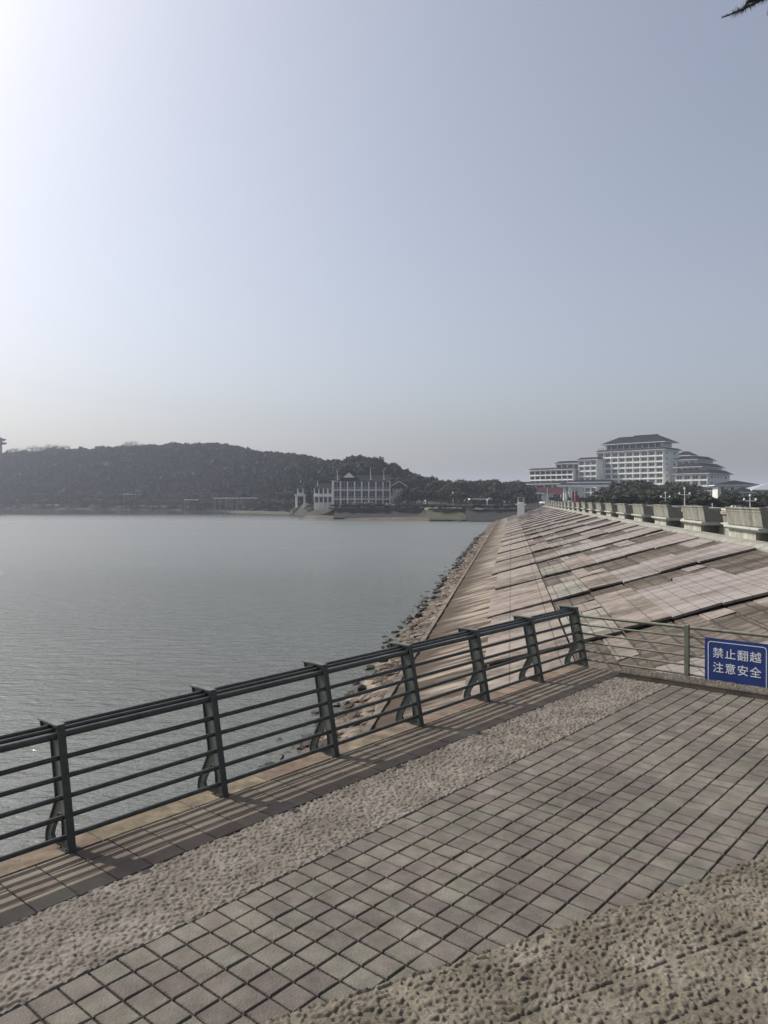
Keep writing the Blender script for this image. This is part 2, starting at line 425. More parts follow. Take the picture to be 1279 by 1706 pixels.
# slabs
COLS = [-1.3, 2.1, 3.99, 5.75, 7.6, 9.56, 12.45]
slabs = []        # (distance, quad of (c, Y, dz), material)
for k in range(-3, 23):
    ye = 39.4 + 12*k
    for j in range(6):
        c0, c1 = COLS[j] + 0.035 + random.uniform(-0.02, 0.03), COLS[j+1] - 0.035
        jit = random.uniform(-0.3, 0.3)
        sk = lambda c: -0.05*(c - 5)
        if j == 0:
            parts = [(0, 11.9, M_low, 0.11, 0.0, c0 + random.uniform(-0.3, 0.3), c1)]
        else:
            L = random.uniform(5.3, 6.5) if random.random() < 0.88 else random.uniform(7, 10)
            lm = M_light
            if j in (1, 2) and random.random() < 0.55: lm = M_grey if random.random() < 0.5 else M_low
            up = 0.12 + random.uniform(-0.04, 0.05)
            parts = [(0, L, lm, up, 0.08, c0, c1)]
            h = (c0 + c1)/2 + random.uniform(-0.3, 0.3)
            y = L + 0.03
            if j <= 2 and random.random() < 0.6:      # patchwork in the lower columns
                parts.append((y, 11.9, random.choice([M_grey, M_low, M_brown]), 0.1, -0.03, c0, h - 0.03))
                ym = y + random.uniform(1.5, 3.5)
                parts.append((y, ym, random.choice([M_light, M_low]), 0.1, 0.05, h, c1))
                parts.append((ym + 0.03, 11.9, M_brown, 0.06, -0.05, h, c1))
            elif random.random() < 0.5:
                ym = random.uniform(y + 1, 10.5)
                parts.append((y, 11.9, M_brown, 0.05, -0.02, c0, h - 0.03)); parts.append((y, ym, M_brown, 0.05, 0, h + 0.03, c1)); parts.append((ym + 0.04, 11.9, random.choice([M_brown, M_low, M_light]), 0.03, -0.02, h + 0.03, c1))
            else:
                parts.append((y, 11.9, M_brown, 0.04 + random.uniform(-0.02, 0.02), -0.02, c0 + 0.03, c1 - 0.03))
        for (a, bb, m, za, zb, ca, cb) in parts:
            tw = random.uniform(-0.12, 0.12); tz = random.uniform(-0.03, 0.03)
            slabs.append((ye, [(ca, ye + a + sk(ca) + jit + tw, za + tz), (cb, ye + a + sk(cb) + jit - tw, za - tz), (cb, ye + bb + sk(cb) + jit*0.3, zb), (ca, ye + bb + sk(ca) + jit*0.3, zb)], m))
def slab_faces(mb, q, mi=0):
    v = [sl(c, y, dz) for c, y, dz in q] + [sl(c, y, dz - 0.09) for c, y, dz in q]
    mb.add(v, [(0,1,2,3),(7,6,5,4),(0,4,5,1),(1,5,6,2),(2,6,7,3),(3,7,4,0)], mi)
slabs.sort(key=lambda s: s[0])
near = [s for s in slabs if s[0] > 14][:100]; rest = [s for s in slabs if s not in near]
for ye, q, m in near:
    mb = MB(); slab_faces(mb, q); mb.build('paving_slab', m, dam)
mb = MB(); ml = [M_light, M_brown, M_low, M_grey]
for ye, q, m in rest: slab_faces(mb, q, ml.index(m))
struct(mb.build('far_paving_slabs', ml, dam), 'stuff')
# ledge under the parapet
t = MB()
for i in range(52):
    y0 = -6 + i*6
    q = [(12.5, -0.3), (13.3, -0.3), (13.3, 0.10), (12.75, 0.16), (12.5, 0.05)]
    v = [sl(c, y0, dz) for c, dz in q] + [sl(c, y0 + 5.97, dz) for c, dz in q]; n = 5
    t.add(v, [tuple(range(n)), tuple(range(2*n-1, n-1, -1))] + [(i2, i2+n, (i2+1) % n + n, (i2+1) % n) for i2 in range(n)])
M_ledge = mat('ledge_concrete', (0.2, 0.2, 0.175), 0.9, var=0.25, vscale=1.5, bump=0.015, bscale=8)
t.build('ledge', M_ledge, dam)

# ------------------------------------------------------------------ rubble at the waterline
M_rock = mat('rubble_stone', (0.045, 0.036, 0.028), 0.9, col2=(0.18, 0.15, 0.122), vscale=1.1, island=0.55, bump=0.03, bscale=9, detail=5)
M_wet = mat('wet_stone', (0.03, 0.027, 0.023), 0.6, var=0.6, vscale=3, bump=0.02, bscale=9, spec=0.5)
def rock_mesh(seed, sub=2):
    bm = bmesh.new(); bmesh.ops.create_icosphere(bm, subdivisions=sub, radius=1)
    for v in bm.verts:
        n = noise.noise(v.co*1.1 + Vector((seed*7.3, 0, 0)))
        n2 = noise.noise(v.co*2.7 + Vector((0, seed*3.1, 0)))
        v.co *= 1 + 0.5*n + 0.2*n2
    V = np.array([v.co[:] for v in bm.verts]); Fc = np.array([[v.index for v in f.verts] for f in bm.faces]); bm.free()
    return V, Fc
RK = [rock_mesh(i, 1) for i in range(8)]
Vs, Fs, base = [], [], 0
def put_rock(c, Y, sx, sy, sz, dz=0.0):
    global base
    V, Fc = RK[rng.integers(8)]
    a = rng.uniform(0, 6.28); P = V*np.array([sx, sy, sz])
    ca, sa = math.cos(a), math.sin(a)
    P = np.stack([P[:,0]*ca - P[:,1]*sa, P[:,0]*sa + P[:,1]*ca, P[:,2]], 1)
    P[:,2] += 0.25*P[:,0]
    P += np.array([c + K*Y, Y, zslope(c) - 0.18 + dz])
    Vs.append(P); Fs.append(Fc + base); base += len(P)
for i in range(9500):
    Y = 8 + 250*rng.random()**1.7; c = rng.uniform(-6.75, -4.45)
    s = rng.uniform(0.05, 0.2)*(1 + Y/160)*(0.75 + 0.5*rng.random())
    if rng.random() < 0.07 and Y < 90: put_rock(c, Y, 0.42*rng.uniform(0.7, 1.5), 0.3, 0.12, 0.06)
    else: put_rock(c, Y, s*rng.uniform(0.8, 1.5), s, s*rng.uniform(0.3, 0.8))
rub = link('rubble', np_mesh('rubble', np.concatenate(Vs), np.concatenate(Fs), M_rock, 3))
struct(rub, 'stuff'); 
RM = [np_mesh('boulder', rock_mesh(20 + i, 2)[0], rock_mesh(20 + i, 2)[1], M_wet, 3) for i in range(6)]
for i in range(150):
    Y = 21 + 150*(i/150)**1.5 + rng.uniform(-0.5, 0.5); c = -6.45 + rng.normal(0, 0.33)
    o = link('boulder', RM[rng.integers(6)])
    s = rng.uniform(0.09, 0.22)*(1 + Y/160)
    o.location = (c + K*Y, Y, max(zslope(c), -0.12) + 0.02); o.scale = (s*rng.uniform(0.9, 1.7), s, s*rng.uniform(0.5, 0.8)); o.rotation_euler.z = rng.uniform(0, 6)
    tag(o, 'dark wet boulder lying along the waterline at the foot of the dam rubble', 'boulder', 'dark boulders along the dam waterline')

# ------------------------------------------------------------------ parapet on the crest
M_green = mat('parapet_stone', (0.12, 0.13, 0.11), 0.85, col2=(0.24, 0.235, 0.20), vscale=0.9, stretch=(1.5, 1.5, 0.5), bump=0.01, bscale=9, island=0.08)
M_pwhite = mat('parapet_base', (0.32, 0.32, 0.28), 0.85, var=0.25, vscale=0.8, stretch=(3, 3, 0.5), bump=0.01, bscale=9)
M_cap = mat('parapet_cap', (0.36, 0.38, 0.34), 0.8, var=0.15, vscale=1)
M_rec = mat('parapet_recess', (0.15, 0.155, 0.14), 0.9, var=0.3, vscale=0.7, stretch=(2, 2, 0.5))
par = thing('parapet', 'long crest parapet of pale projecting blocks and recesses above the dam slabs', 'wall', (13.1, 0, 0), -ANG)
ca = math.cos(ANG)
def along(Y): return Y/ca + 13.1*0.0
ZT = EYE
def P(*a): return [(x, ZT + z) for x, z in a]
upper = P((0.10,-1.42), (0.16,-1.50), (1.35,-1.50), (1.35,-0.62), (0.35,-0.62), (0.35,-0.41), (-0.08,-0.41), (-0.08,-0.50), (-0.02,-0.52), (-0.02,-0.66), (0.0,-0.68))
lip = P((-0.14,-1.50), (1.30,-1.50), (1.30,-1.72), (0.0,-1.72), (-0.14,-1.60))
base_p = P((0.14,-1.72), (1.30,-1.72), (1.30,-2.6), (0.14,-2.6))
cap_p = P((0.36,-0.618), (1.45,-0.618), (1.45,-0.52), (0.36,-0.52))
rec_u = P((1.22,-1.50), (1.52,-1.50), (1.52,-0.70), (1.22,-0.70), (1.05,-0.78), (1.05,-0.95), (1.16,-1.02))
rec_l = P((1.25,-2.6), (1.52,-2.6), (1.52,-1.50), (1.25,-1.50))
rec_lip = P((1.02,-1.62), (1.249,-1.62), (1.249,-1.50), (1.02,-1.53))
rec_cap = P((1.12,-0.70), (1.60,-0.70), (1.60,-0.56), (1.12,-0.56))
proto = {}
def pr(name, prof, L, m, y0):
    key = name + str(L)
    if key not in proto:
        q = MB(); q.prism(list(reversed(prof)) if False else prof, 0, L); 
        o = q.build(name, m, par); proto[key] = o.data
        bm = bmesh.new(); bm.from_mesh(o.data); bmesh.ops.recalc_face_normals(bm, faces=bm.faces); bm.to_mesh(o.data); bm.free()
    else:
        o = link(name, proto[key], par)
    o.location = (0, y0, 0); return o
for k in range(-2, 22):
    y = along(40.3 + 12*k + 0.0)
    pr('parapet_block', upper, 6.6, M_green, y)
    pr('block_lip', lip, 6.75, M_cap, y - 0.07)
    pr('block_cap', cap_p, 6.6, M_cap, y)
    pr('block_base', base_p, 5.2, M_pwhite, y + 1.3)
    pr('recess_wall', rec_u, 5.55, M_green, y + 6.61)
    pr('recess_lip', rec_lip, 5.5, M_cap, y + 6.63)
    pr('recess_cap', rec_cap, 5.5, M_cap, y + 6.63)
    pr('recess_base', rec_l, 12.1, M_pwhite, y + 1.31)
# crest road
t = MB(); 
v = [(14.5 + K*-20, -20, ROAD), (24.5 + K*-20, -20, ROAD), (24.5 + K*316, 316, ROAD), (14.5 + K*316, 316, ROAD)]
t.add(v, [(0,1,2,3)]); struct(t.build('road', M_asph))

# ------------------------------------------------------------------ viewing platform (local frame: x = a away from the rail, y = s along it)
PZ = EYE - 2.9
P0 = Vector((-2.57, 6.33, PZ)); PR = math.atan2(-0.653, 0.757)
M_tile = mat('paving_tile', (0.092, 0.083, 0.074), 0.85, col2=(0.142, 0.13, 0.119), vscale=5.0, island=0.13, bump=0.008, bscale=60, detail=7)
M_tile2 = mat('edge_tile', (0.105, 0.088, 0.07), 0.8, col2=(0.165, 0.145, 0.12), vscale=1.2, island=0.15, bump=0.0015, bscale=70, detail=6)
M_cope = mat('coping_stone', (0.10, 0.08, 0.06), 0.9, col2=(0.22, 0.175, 0.135), vscale=4.5, bump=0.006, bscale=40, island=0.12, detail=7)
M_mort = mat('joint_sand', (0.02, 0.018, 0.015), 0.95, col2=(0.17, 0.155, 0.13), vscale=1.1, bump=0.004, bscale=60, detail=6)
def rough_mat(name, a, b2, c3):
    m = bpy.data.materials.new(name); m.use_nodes = True; nt = m.node_tree; L = nt.links
    b = nt.nodes['Principled BSDF']; b.inputs['Roughness'].default_value = 0.88; b.inputs['Specular IOR Level'].default_value = 0.3
    tc = nt.nodes.new('ShaderNodeTexCoord')
    n = nt.nodes.new('ShaderNodeTexNoise'); n.inputs['Scale'].default_value = 2.0; n.inputs['Detail'].default_value = 8; n.inputs['Roughness'].default_value = 0.75
    L.new(tc.outputs['Object'], n.inputs['Vector'])
    r = nt.nodes.new('ShaderNodeValToRGB'); e = r.color_ramp.elements
    e[0].position = 0.36; e[0].color = (*a, 1); e[1].position = 0.66; e[1].color = (*c3, 1); k = e.new(0.5); k.color = (*b2, 1)
    L.new(n.outputs['Fac'], r.inputs[0]); 
    sp = nt.nodes.new('ShaderNodeTexNoise'); sp.inputs['Scale'].default_value = 160; sp.inputs['Detail'].default_value = 2
    L.new(tc.outputs['Object'], sp.inputs['Vector'])
    mr = nt.nodes.new('ShaderNodeMapRange'); mr.inputs['From Min'].default_value = 0.3; mr.inputs['From Max'].default_value = 0.7; mr.inputs['To Min'].default_value = 0.78; mr.inputs['To Max'].default_value = 1.2
    L.new(sp.outputs['Fac'], mr.inputs[0])
    vm = nt.nodes.new('ShaderNodeVectorMath'); vm.operation = 'SCALE'; L.new(r.outputs[0], vm.inputs[0]); L.new(mr.outputs[0], vm.inputs['Scale'])
    L.new(vm.outputs[0], b.inputs['Base Color'])
    n2 = nt.nodes.new('ShaderNodeTexNoise'); n2.inputs['Scale'].default_value = 45; n2.inputs['Detail'].default_value = 6; L.new(tc.outputs['Object'], n2.inputs['Vector'])
    bp = nt.nodes.new('ShaderNodeBump'); bp.inputs['Distance'].default_value = 0.004; L.new(n2.outputs['Fac'], bp.inputs['Height']); L.new(bp.outputs[0], b.inputs['Normal'])
    return m
M_rough = rough_mat('chiselled_granite', (0.095,0.084,0.069), (0.14,0.125,0.106), (0.195,0.178,0.154))
M_rough2 = rough_mat('chiselled_granite_brown', (0.08,0.07,0.052), (0.12,0.107,0.083), (0.18,0.163,0.13))

M_kerb = rough_mat('kerb_granite', (0.05,0.045,0.038), (0.08,0.072,0.06), (0.12,0.108,0.09))
# body
t = MB()
prof = [(-0.27, -3.4), (9.2, -3.4), (9.2, 9.42), (-0.27, 9.42)]
v = [(x, y, -0.03) for x, y in prof] + [(x, y, -4.9) for x, y in prof]
t.add(v, [(3,2,1,0)[::-1], (4,7,6,5), (0,4,5,1)[::-1], (1,5,6,2)[::-1], (2,6,7,3)[::-1], (3,7,4,0)[::-1]])
plat = struct(t.build('platform', M_conc, None, P0, PR))
# mortar sheet
t = MB(); t.add([(-0.02,-3.4,-0.02),(9.2,-3.4,-0.02),(9.2,9.36,-0.02),(-0.02,9.36,-0.02)], [(0,1,2,3)])
for n_ in M_mort.node_tree.nodes:
    if n_.type == 'VALTORGB': n_.color_ramp.elements[0].position = 0.52; n_.color_ramp.elements[1].position = 0.75
struct(t.build('paving_joints', M_mort, None, P0, PR))

def tile_rows(a0, a1, s0, s1, wa, ws, gap, stagger=False, bev=0.006, h=0.0, jit=0.0016, skip=None, warp=0.0):
    V, Fq = [], []
    na = int(round((a1 - a0)/wa)); ns = int(round((s1 - s0)/ws))
    for i in range(na):
        off = (ws*random.random() if stagger else 0)
        for j in range(-1 if stagger else 0, ns + (1 if stagger else 0)):
            x0 = a0 + i*wa + gap/2; x1 = x0 + wa - gap; gy = gap*1.35; y0 = s0 + j*ws + off + gy/2; y1 = y0 + ws - gy
            y0 = max(y0, s0); y1 = min(y1, s1)
            if y1 - y0 < 0.04: continue
            if skip and skip((x0+x1)/2, (y0+y1)/2): continue
            g = [random.gauss(0, gap*0.10) for _ in range(4)]
            x0 += g[0]; x1 += g[1]; y0 += g[2]; y1 += g[3]
            if warp: 
                dx = warp*math.sin(y0*0.9 + 1.0); x0 += dx; x1 += dx
            zz = h + random.uniform(-jit, jit); tx = random.uniform(-jit, jit)*1.3; ty = random.uniform(-jit, jit)*1.3
            b = len(V); e = bev
            V += [(x0,y0,-0.03),(x1,y0,-0.03),(x1,y1,-0.03),(x0,y1,-0.03)]
            V += [(x0,y0,zz-e),(x1,y0,zz-e),(x1,y1,zz-e),(x0,y1,zz-e)]
            V += [(x0+e,y0+e,zz-tx-ty),(x1-e,y0+e,zz+tx-ty),(x1-e,y1-e,zz+tx+ty),(x0+e,y1-e,zz-tx+ty)]
            Fq += [(b+8,b+9,b+10,b+11)]
            for q in (0, 4):
                for r_ in range(4):
                    Fq.append((b+q+r_, b+q+(r_+1) % 4, b+q+4+(r_+1) % 4, b+q+4+r_))
    return V, Fq
def edge_line(s): return 2.93 + 0.41*s - 0.012*(s-1)*(s-1)*(1 if s > 1 else 0.3)
def hue_mottle(m, cols, fac):
    nt = m.node_tree; L = nt.links; b = nt.nodes['Principled BSDF']; src = b.inputs['Base Color'].links[0].from_socket
    g = nt.nodes.new('ShaderNodeNewGeometry'); tc = nt.nodes.new('ShaderNodeTexCoord')
    n = nt.nodes.new('ShaderNodeTexNoise'); n.inputs['Scale'].default_value = 1.7; n.inputs['Detail'].default_value = 3; L.new(tc.outputs['Object'], n.inputs['Vector'])
    ad = nt.nodes.new('ShaderNodeMath'); ad.operation = 'MULTIPLY_ADD'; ad.inputs[1].default_value = 0.5; L.new(g.outputs['Random Per Island'], ad.inputs[0])
    hv = nt.nodes.new('ShaderNodeMath'); hv.operation = 'MULTIPLY_ADD'; hv.inputs[1].default_value = 1.0; hv.inputs[2].default_value = -0.25; L.new(n.outputs['Fac'], hv.inputs[0]); L.new(hv.outputs[0], ad.inputs[2])
    r = nt.nodes.new('ShaderNodeValToRGB'); e = r.color_ramp.elements
    e[0].position = 0.2; e[0].color = (*cols[0], 1); e[1].position = 0.8; e[1].color = (*cols[2], 1); k = e.new(0.5); k.color = (*cols[1], 1)
    L.new(ad.outputs[0], r.inputs[0])
    mx = nt.nodes.new('ShaderNodeMix'); mx.data_type = 'RGBA'; mx.blend_type = 'MULTIPLY'; mx.inputs['Factor'].default_value = fac
    L.new(src, mx.inputs['A']); L.new(r.outputs[0], mx.inputs['B']); 
    # blotchy stains
    n2 = nt.nodes.new('ShaderNodeTexNoise'); n2.inputs['Scale'].default_value = 0.9; n2.inputs['Detail'].default_value = 9; n2.inputs['Roughness'].default_value = 0.7; L.new(tc.outputs['Object'], n2.inputs['Vector'])
    mr = nt.nodes.new('ShaderNodeMapRange'); mr.inputs['From Min'].default_value = 0.35; mr.inputs['From Max'].default_value = 0.62; mr.inputs['To Min'].default_value = 0.68; mr.inputs['To Max'].default_value = 1.12; L.new(n2.outputs['Fac'], mr.inputs[0])
    vm = nt.nodes.new('ShaderNodeVectorMath'); vm.operation = 'SCALE'; L.new(mx.outputs['Result'], vm.inputs[0]); L.new(mr.outputs[0], vm.inputs['Scale'])
    L.new(vm.outputs[0], b.inputs['Base Color'])
hue_mottle(M_tile, ((1.12, 1.0, 1.0), (1.12, 1.1, 1.02), (1.0, 1.1, 0.92)), 0.6)
for m_ in (M_brown, M_low, M_grey, M_green, M_pwhite, M_rock): hue_mottle(m_, ((1.05, 0.98, 0.97), (1.05, 1.02, 1.0), (0.98, 1.03, 0.95)), 0.6)
hue_mottle(M_tile2, ((1.05, 0.95, 0.95), (1.05, 1.02, 0.98), (1.0, 1.05, 0.95)), 1.0)
hue_mottle(M_cope, ((1.0, 0.88, 0.86), (0.92, 0.93, 0.92), (0.82, 0.88, 0.76)), 1.0)
V, Fq = tile_rows(1.62, 9.02, -3.4, 8.94, 0.205, 0.191, 0.013, skip=lambda a, s: a > edge_line(s) + 0.35)
struct(link('tile_paving', np_mesh('tile_paving', V, Fq, M_tile), None, P0, PR))
V, Fq = tile_rows(0.005, 0.70, -3.4, 9.36, 0.2315, 0.31, 0.008, bev=0.003)
struct(link('edge_paving', np_mesh('edge_paving', V, Fq, M_tile2), None, P0, PR))
V, Fq = tile_rows(-0.30, 0.0, -3.4, 9.42, 0.30, 0.92, 0.006, bev=0.008, h=0.004, jit=0.001)
cop = np_mesh('coping', V, Fq, M_cope); 
struct(link('coping', cop, None, P0, PR))

def rough_surface(name, a0, a1, s0, s1, step, amp, m, z0, mask=None, joints=None, seed=0):
    na = int((a1-a0)/step) + 1; ns = int((s1-s0)/step) + 1
    A, Sg = np.meshgrid(np.linspace(a0, a1, na), np.linspace(s0, s1, ns))
    wx = A + 0.02*(vnoise(A*9, Sg*9, seed+5) - 0.5); wy = Sg + 0.02*(vnoise(A*9, Sg*9, seed+6) - 0.5)
    def rot(t, f, sd): return vnoise(wx*f*math.cos(t) + wy*f*math.sin(t), -wx*f*math.sin(t) + wy*f*math.cos(t), sd)
    p1 = rot(0.4, 44, seed); p2 = rot(1.15, 37, seed+1); p3 = rot(0.8, 70, seed+2); lo = rot(0.2, 9, seed+3)
    pit = np.clip((p1*0.55 + p2*0.45 - 0.30)/0.36, 0, 1); pit = pit*pit*(3-2*pit)
    n = pit*0.85 + (p3 - 0.5)*0.35 + (lo - 0.5)*0.35
    Z = z0 + amp*(n - 0.55)
    ed = np.minimum.reduce([A - a0, a1 - A, Sg - s0, s1 - Sg])
    Z = np.where(ed < 1e-6, z0 - 0.03, Z)
    if joints is not None:
        d = joints(A, Sg); Z = Z - 0.035*np.exp(-(d/0.012)**2)
    if mask is not None:
        V = np.stack([A.ravel(), Sg.ravel(), Z.ravel()], 1)
        k = mask(A, Sg); i = np.arange(na*ns).reshape(ns, na)
        kk = k[:-1,:-1] & k[1:,1:] & k[:-1,1:] & k[1:,:-1]
        Fq = np.stack([i[:-1,:-1][kk], i[:-1,1:][kk], i[1:,1:][kk], i[1:,:-1][kk]], 1)
        me = np_mesh(name, V, Fq, m, 4, True)
    else:
        me = grid_mesh(name, A, Sg, Z, m)
    return struct(link(name, me, None, P0, PR))
rough_surface('rough_stone_band', 0.703, 1.615, -3.4, 4.0, 0.0072, 0.017, M_rough, 0.0)
rough_surface('rough_stone_band', 0.703, 1.615, 4.0, 8.94, 0.009, 0.020, M_rough, 0.0, seed=40)
# kerb along the far edge
o = rough_surface('rough_kerb', 0.75, 9.0, 8.95, 9.30, 0.010, 0.018, M_kerb, 0.10, seed=70)
t = MB(); t.box(0.755, 8.995, 8.955, 9.295, -0.03, 0.088); struct(t.build('kerb', M_kerb, None, P0, PR))
# big chiselled slabs in the near corner: edge bends away from the tiles
dn = Vector((0.925, -0.38)); 
def jd(A, Sg):
    d0 = (A - (2.93 + 0.41*Sg))*0.925           # distance past the edge
    ds = [np.abs(d0 - 0.62), np.abs(d0 - 1.02), np.abs(d0 - 1.75), np.abs(d0 - 2.5)]
    t_ = Sg*0.925 + (A - 2.93)*0.38
    row = np.digitize(d0, [0.62, 1.02, 1.75, 2.5])
    off = np.array([0.20, 0.75, 0.3, 1.0, 0.5])[row]
    tt = np.abs(((t_ - off - 0.25 + 0.6) % 1.2) - 0.6)
    ds.append(tt)
    return np.minimum.reduce(ds)
def emask(A, Sg): return A > np.vectorize(edge_line)(Sg) + 0.03*(vnoise(A*5, Sg*5, 2) - 0.5)
rough_surface('chiselled_slabs', 1.7, 5.6, -2.6, 5.0, 0.007, 0.024, M_rough2, 0.014, mask=emask, joints=jd, seed=90)
t = MB(); 
pts = [(edge_line(s) + 0.02, s) for s in np.linspace(-3.4, 8.9, 30)]
v = [(a, s, 0.004) for a, s in pts] + [(9.2, -3.4 + i*12.3/29, 0.004) for i in range(30)]
t.add(v, [(i, i+30, i+31, i+1) for i in range(29)]); 
struct(t.build('slab_bed', M_rough2, None, P0, PR))

# ------------------------------------------------------------------ lakeside railing
rail = thing('railing', 'dark green steel railing with leaning bracket posts along the lake edge of the platform', 'railing', P0, PR)
SP = 1.559; LEAN = -0.20
def post_mesh():
    """web plate in the a-z plane (local x = a), flange facing the platform, top flange, cut-out foot"""
    bm = bmesh.new()
    H = 1.0
    def lean(z): return LEAN*z
    # web outline (a, z)
    out = [(0.0, 0.0), (-0.10, 0.0), (-0.12, 0.012), (-0.245, -0.02), (-0.335, -0.09), (-0.365, -0.16), (-0.40, -0.14), (-0.42, 0.02), (-0.405, 0.09), (-0.36, 0.17), (-0.27, 0.34),
           (-0.248, 0.42), (-0.325, 0.80), (-0.345, 0.90), (-0.505, 0.915), (-0.515, 1.0), (LEAN - 0.0, 1.0)]
    hole = [(-0.125, 0.06), (-0.135, 0.20), (-0.16, 0.28), (-0.20, 0.285), (-0.245, 0.22), (-0.31, 0.125), (-0.335, 0.06), (-0.31, 0.02), (-0.20, 0.03)]
    th = 0.012
    vo = [bm.verts.new((a, -th/2, z)) for a, z in out]; vh = [bm.verts.new((a, -th/2, z)) for a, z in hole]
    eo = [bm.edges.new((vo[i], vo[(i+1) % len(vo)])) for i in range(len(vo))]
    eh = [bm.edges.new((vh[i], vh[(i+1) % len(vh)])) for i in range(len(vh))]
    bmesh.ops.triangle_fill(bm, use_beauty=True, edges=eo + eh)
    ex = bmesh.ops.extrude_face_region(bm, geom=bm.faces[:])
    bmesh.ops.translate(bm, vec=(0, th, 0), verts=[g for g in ex['geom'] if isinstance(g, bmesh.types.BMVert)])
    bmesh.ops.recalc_face_normals(bm, faces=bm.faces)
    me = bpy.data.meshes.new('post_web'); bm.to_mesh(me); bm.free(); me.materials.append(M_post)
    return me, out, hole
web_me, outl, holel = post_mesh()
q = MB()
# front flange follows the lean
w = 0.034
def strip(q, pts, t_in, w, mi=0):
    """flat bar of width 2w along y, following (a, z) points, thickness t_in"""
    n = len(pts); P_ = []
    for i in range(n):
        a0 = Vector(pts[max(i-1, 0)]); a1 = Vector(pts[min(i+1, n-1)]); d = (a1 - a0).normalized(); nn = Vector((-d.y, d.x))
        p = Vector(pts[i]); P_.append((p, p + nn*t_in))
    v = []
    for p, r_ in P_: v += [(p.x, -w, p.y), (p.x, w, p.y), (r_.x, w, r_.y), (r_.x, -w, r_.y)]
    f = [(0,1,2,3), tuple(4*(n-1) + i for i in (3,2,1,0))]
    for i in range(n-1):
        b = 4*i
        for k in range(4): f.append((b+k, b+(k+1) % 4, b+4+(k+1) % 4, b+4+k))
    q.add(v, f, mi)
strip(q, [(0.0, 0.0), (LEAN, 1.012)], -0.014, w)
front_me = q.build('front_flange', M_rail).data; bpy.data.objects.remove(bpy.data.objects['front_flange'])
q = MB(); strip(q, [(LEAN + 0.013, 1.001), (-0.535, 1.001)], -0.014, w + 0.004); strip(q, [(-0.520, 0.998), (-0.505, 0.915)], 0.012, w*0.75)
top_me = q.build('top_plate', M_post).data; bpy.data.objects.remove(bpy.data.objects['top_plate'])
q = MB()
strip(q, [(-0.348, 0.90), (-0.33, 0.80), (-0.253, 0.42), (-0.275, 0.34), (-0.365, 0.17), (-0.41, 0.09), (-0.425, 0.02), (-0.405, -0.15)], 0.010, 0.024)
strip(q, holel + [holel[0]], 0.007, 0.02)
foot_me = q.build('bracket_rim', M_post).data; bpy.data.objects.remove(bpy.data.objects['bracket_rim'])
q = MB()
q.box(-0.15, -0.004, -0.05, 0.05, 0.004, 0.014)
for bx_, by_ in ((-0.03, 0.035), (-0.03, -0.035), (-0.12, 0.035), (-0.12, -0.035)): q.tube((bx_, by_, 0.012), (bx_, by_, 0.028), 0.008, 6, smooth=False)
q.box(-0.312, -0.302, -0.05, 0.05, -0.2, -0.02)
plate_me = q.build('foot_plate', M_rail).data; bpy.data.objects.remove(bpy.data.objects['foot_plate'])
for i in range(-2, 7):
    p = link('post', web_me, rail, (0, i*SP, 0)); 
    for nm, me_ in (('front_flange', front_me), ('top_plate', top_me), ('bracket_rim', foot_me), ('foot_plate', plate_me)):
        link(nm, me_, p)
def wavy_rail(nm, a, z, r, m, s0=-2*SP, s1=6*SP):
    q = MB()
    for i in range(-2, 6):
        d = [random.uniform(-0.003, 0.003) for _ in range(2)]
        q.tube((a, i*SP + 0.007, z + d[0]), (a, (i+1)*SP - 0.007, z + d[1]), r, 12)
    return q.build(nm, m, rail)
for a, z, r in ((-0.222, 0.918, 0.030), (-0.290, 0.950, 0.019), (-0.350, 0.968, 0.019)):
    wavy_rail('top_rail', a, z, r, M_rail)
for z in (0.74, 0.585, 0.43, 0.275, 0.12):
    wavy_rail('rail', LEAN*z - 0.03, z, 0.0215, M_rail)

# ------------------------------------------------------------------ side railing with the sign
side = thing('side_railing', 'olive grey pipe railing closing the far end of the platform beside the blue sign', 'railing', P0, PR)
for a in (1.72, 3.5, 5.3, 7.1):
    q = MB(); q.box(a - 0.035, a + 0.035, 9.32, 9.39, -0.25, 0.90); q.hip(a - 0.035, a + 0.035, 9.32, 9.39, 0.90, 0.915, 0.02, 0.02)
    q.build('post', M_side, side, bevel=0.004)
for i, z in enumerate((0.865, 0.715, 0.565, 0.415, 0.265, 0.115)):
    q = MB(); r_ = 0.027 if i == 0 else 0.017
    zz = lambda a: z
    for a0, a1 in ((-0.16 if i else -0.17, 1.69), (1.75, 3.47), (3.53, 5.27), (5.33, 7.07)):
        q.tube((a0, 9.355, zz(a0)), (a1, 9.355, zz(a1)), r_, 12)
    q.build('rail', M_side, side)
M_blue = mat('sign_blue', (0.012, 0.035, 0.16), 0.45, var=0.12, vscale=3, spec=0.5)
M_ink = mat('sign_white', (0.62, 0.66, 0.7), 0.5, var=0.1, vscale=30)
sign = thing('warning_sign', 'blue warning sign with white Chinese lettering fixed to the side railing', 'sign', P0 + Vector((0, 0, 0)), PR)
def sg(a, z): return (a, 9.31, z)
A0, A1, Z1, Z0 = 2.005, 2.955, 0.745, -0.14
q = MB(); q.box(A0, A1, 9.325, 9.333, Z0, Z1); q.build('panel', M_blue, sign)
def rrect(x0, x1, z0, z1, r, n=6):
    p = []
    for cx, cz, a0 in ((x1-r, z1-r, 0), (x0+r, z1-r, 90), (x0+r, z0+r, 180), (x1-r, z0+r, 270)):
        for i in range(n+1):
            t_ = R(a0 + 90*i/n); p.append((cx + r*math.cos(t_), cz + r*math.sin(t_)))
    return p
b = 0.048; o_ = rrect(A0+b, A1-b, Z0+b, Z1-b, 0.05); i_ = rrect(A0+b+0.012, A1-b-0.012, Z0+b+0.012, Z1-b-0.012, 0.04)
